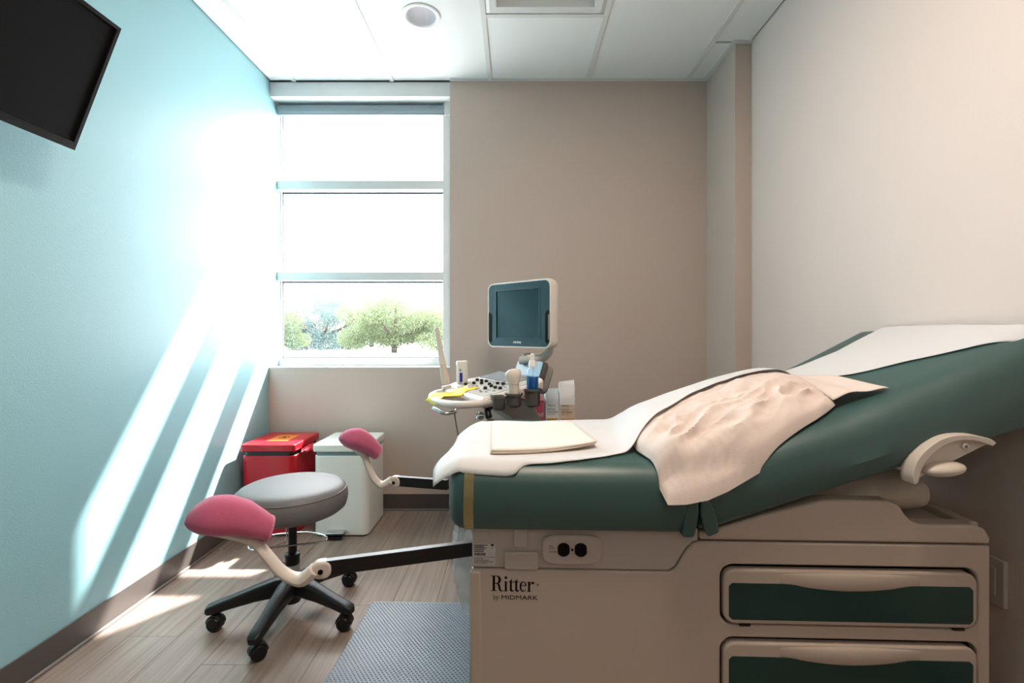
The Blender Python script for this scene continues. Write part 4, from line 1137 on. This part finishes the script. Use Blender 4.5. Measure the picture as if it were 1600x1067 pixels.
# white tub with blue label on the console
p = top_at(722, 598, .8425)
tub = thing('wipes_tub', 'white cylindrical tub with a blue label on the ultrasound console', 'tub', tuple(p)); F = T(*p)
obj('tub_body', lathe([(0, 0), (.0265, 0), (.028, .003), (.028, .088), (0, .088)], 28), M['bottlew'], tub, frame=F)
obj('tub_cap', lathe([(0, .088), (.0295, .088), (.0295, .104), (.027, .108), (0, .109)], 28), M['bottlew'], tub, frame=F)
bm = bmesh.new()
def curved(bm, a0, a1, z0, z1, r):
    n = 6; rows = [[(r*math.cos(a0+(a1-a0)*i/n), r*math.sin(a0+(a1-a0)*i/n), z) for i in range(n+1)] for z in (z0, z1)]; loft(rows, closed=False, caps=False, bm=bm)
curved(bm, -PI*.60, -PI*.44, .006, .052, .0284); curved(bm, -PI*.60, -PI*.55, .058, .072, .0284); curved(bm, -PI*.52, -PI*.48, .060, .066, .0284)
obj('blue_label', bm, M['bluel'], tub, frame=F, label='blue printed label')

# ------------------------------------------------------------------ supply shelf behind the table
sc = thing('supply_shelf', 'low grey supply shelf by the back wall holding gauze packs and a glove box', 'shelf', (.18, 2.68, 0))
obj('shelf_top', B((-.0, .36, 2.56, 2.80, .58, .60)), M['usg'], sc, bevel=.003)
obj('shelf_board', B((.01, .35, 2.57, 2.79, .2, .215)), M['usg'], sc)
for x in (.005, .335):
    for y in (2.565, 2.775): obj('leg', B((x, x+.02, y, y+.02, 0, .58)), M['chrome'], sc)
def pack(x0, x1, y0, y1, z0, h, lab, mtop, seed):
    t = thing('gauze_pack', lab, 'gauze pack', ((x0+x1)/2, (y0+y1)/2, z0), 0, 'gauze sponge packs on the supply shelf')
    n = 8; rings = []
    for i in range(13):
        s = i/12; r = []
        base = rrect(x0, x1, y0, y1, .006, 2)
        for k, (x, y) in enumerate(base):
            cx, cy = (x0+x1)/2, (y0+y1)/2; q = 1.0
            zz = z0+h*s
            if s > .72:
                f = (s-.72)/.28; y = cy+(y-cy)*(1-.75*f); zz += .030*noise.noise(Vector((x*45, y*45, seed)))*f
                x = cx+(x-cx)*(1+.04*math.sin(f*6+seed))
            else: x += .003*noise.noise(Vector((x*40, zz*30, seed)))
            r.append((x, y, zz))
        rings.append(r)
    obj('pack_wrap', loft(rings), mtop, t)
    obj('amber_band', B((x0+.006, x1-.006, y0-.0022, y0-.0002, z0+.012, z0+.045)), M['amber'], t, smooth=False, label='amber printed band')
    for txt, z, s_ in (('Non-woven', .108, .011), ('Gauze Sponges', .092, .012), ('NON-STERILE', .078, .009)):
        bm = text_bm(txt, s_, .0003, xs=.8); bm.transform(T(x0+.010, y0-.0028, z0+z*.85) @ FACE); obj('pack_print', bm, M['greyink'] if s_ > .01 else M['amber'], t, smooth=False)
    bm = text_bm('McKesson', .010, .0003); bm.transform(T(x0+.012, y0-.0028, z0+.112) @ FACE); obj('pack_print', bm, M['ink'], t, smooth=False)
pack(.163, .236, 2.60, 2.68, .60, .212, 'white gauze pack with amber print beside the pink box', M['pack'], 1)
pack(.239, .323, 2.585, 2.67, .60, .228, 'gauze pack with tan label, rightmost on the supply shelf', M['pack'], 4)
obj('tan_label', B((.2395, .3225, 2.5835, 2.5847, .605, .72)), M['packt'], bpy.data.objects.get('gauze_pack.001'), smooth=False, label='tan label panel')
gb = thing('glove_box', 'pink glove box with white lettering left of the gauze packs', 'box', (.09, 2.66, .60))
obj('box_carton', B((.03, .156, 2.60, 2.72, .60, .742)), M['pinkbox'], gb, bevel=.001)
bm = text_bm('med', .034, .0004, align='RIGHT'); bm.transform(T(.153, 2.5992, .655) @ FACE); obj('box_lettering', bm, M['pack'], gb, smooth=False)
obj('box_opening', prism(ellipse(.09, .71, .026, .012), 2.5985, 2.60), M['pack'], gb, smooth=False)

# plastic bag hanging at the table's foot end, behind the step
rows = []
for i in range(25):
    s = i/24; row = []
    for j in range(29):
        a = 2*PI*j/28; r = .040*(.55+.7*math.sin(PI*min(1, s*.8+.1)))*(1+.25*noise.noise(Vector((math.cos(a)*2, math.sin(a)*2, s*5)))+.12*noise.noise(Vector((math.cos(a)*6, math.sin(a)*6, s*12))))
        row.append((-.168+r*.75*math.cos(a)+.028*s, 1.50+r*1.5*math.sin(a), .50-.25*s))
    rows.append(row)
obj('plastic_bag', loft(rows, closed=False, caps=False), M['usbag'], None, label='clear plastic bag hanging behind the foot end of the exam table', cat='plastic bag', origin=(-.15, 1.5, .3))
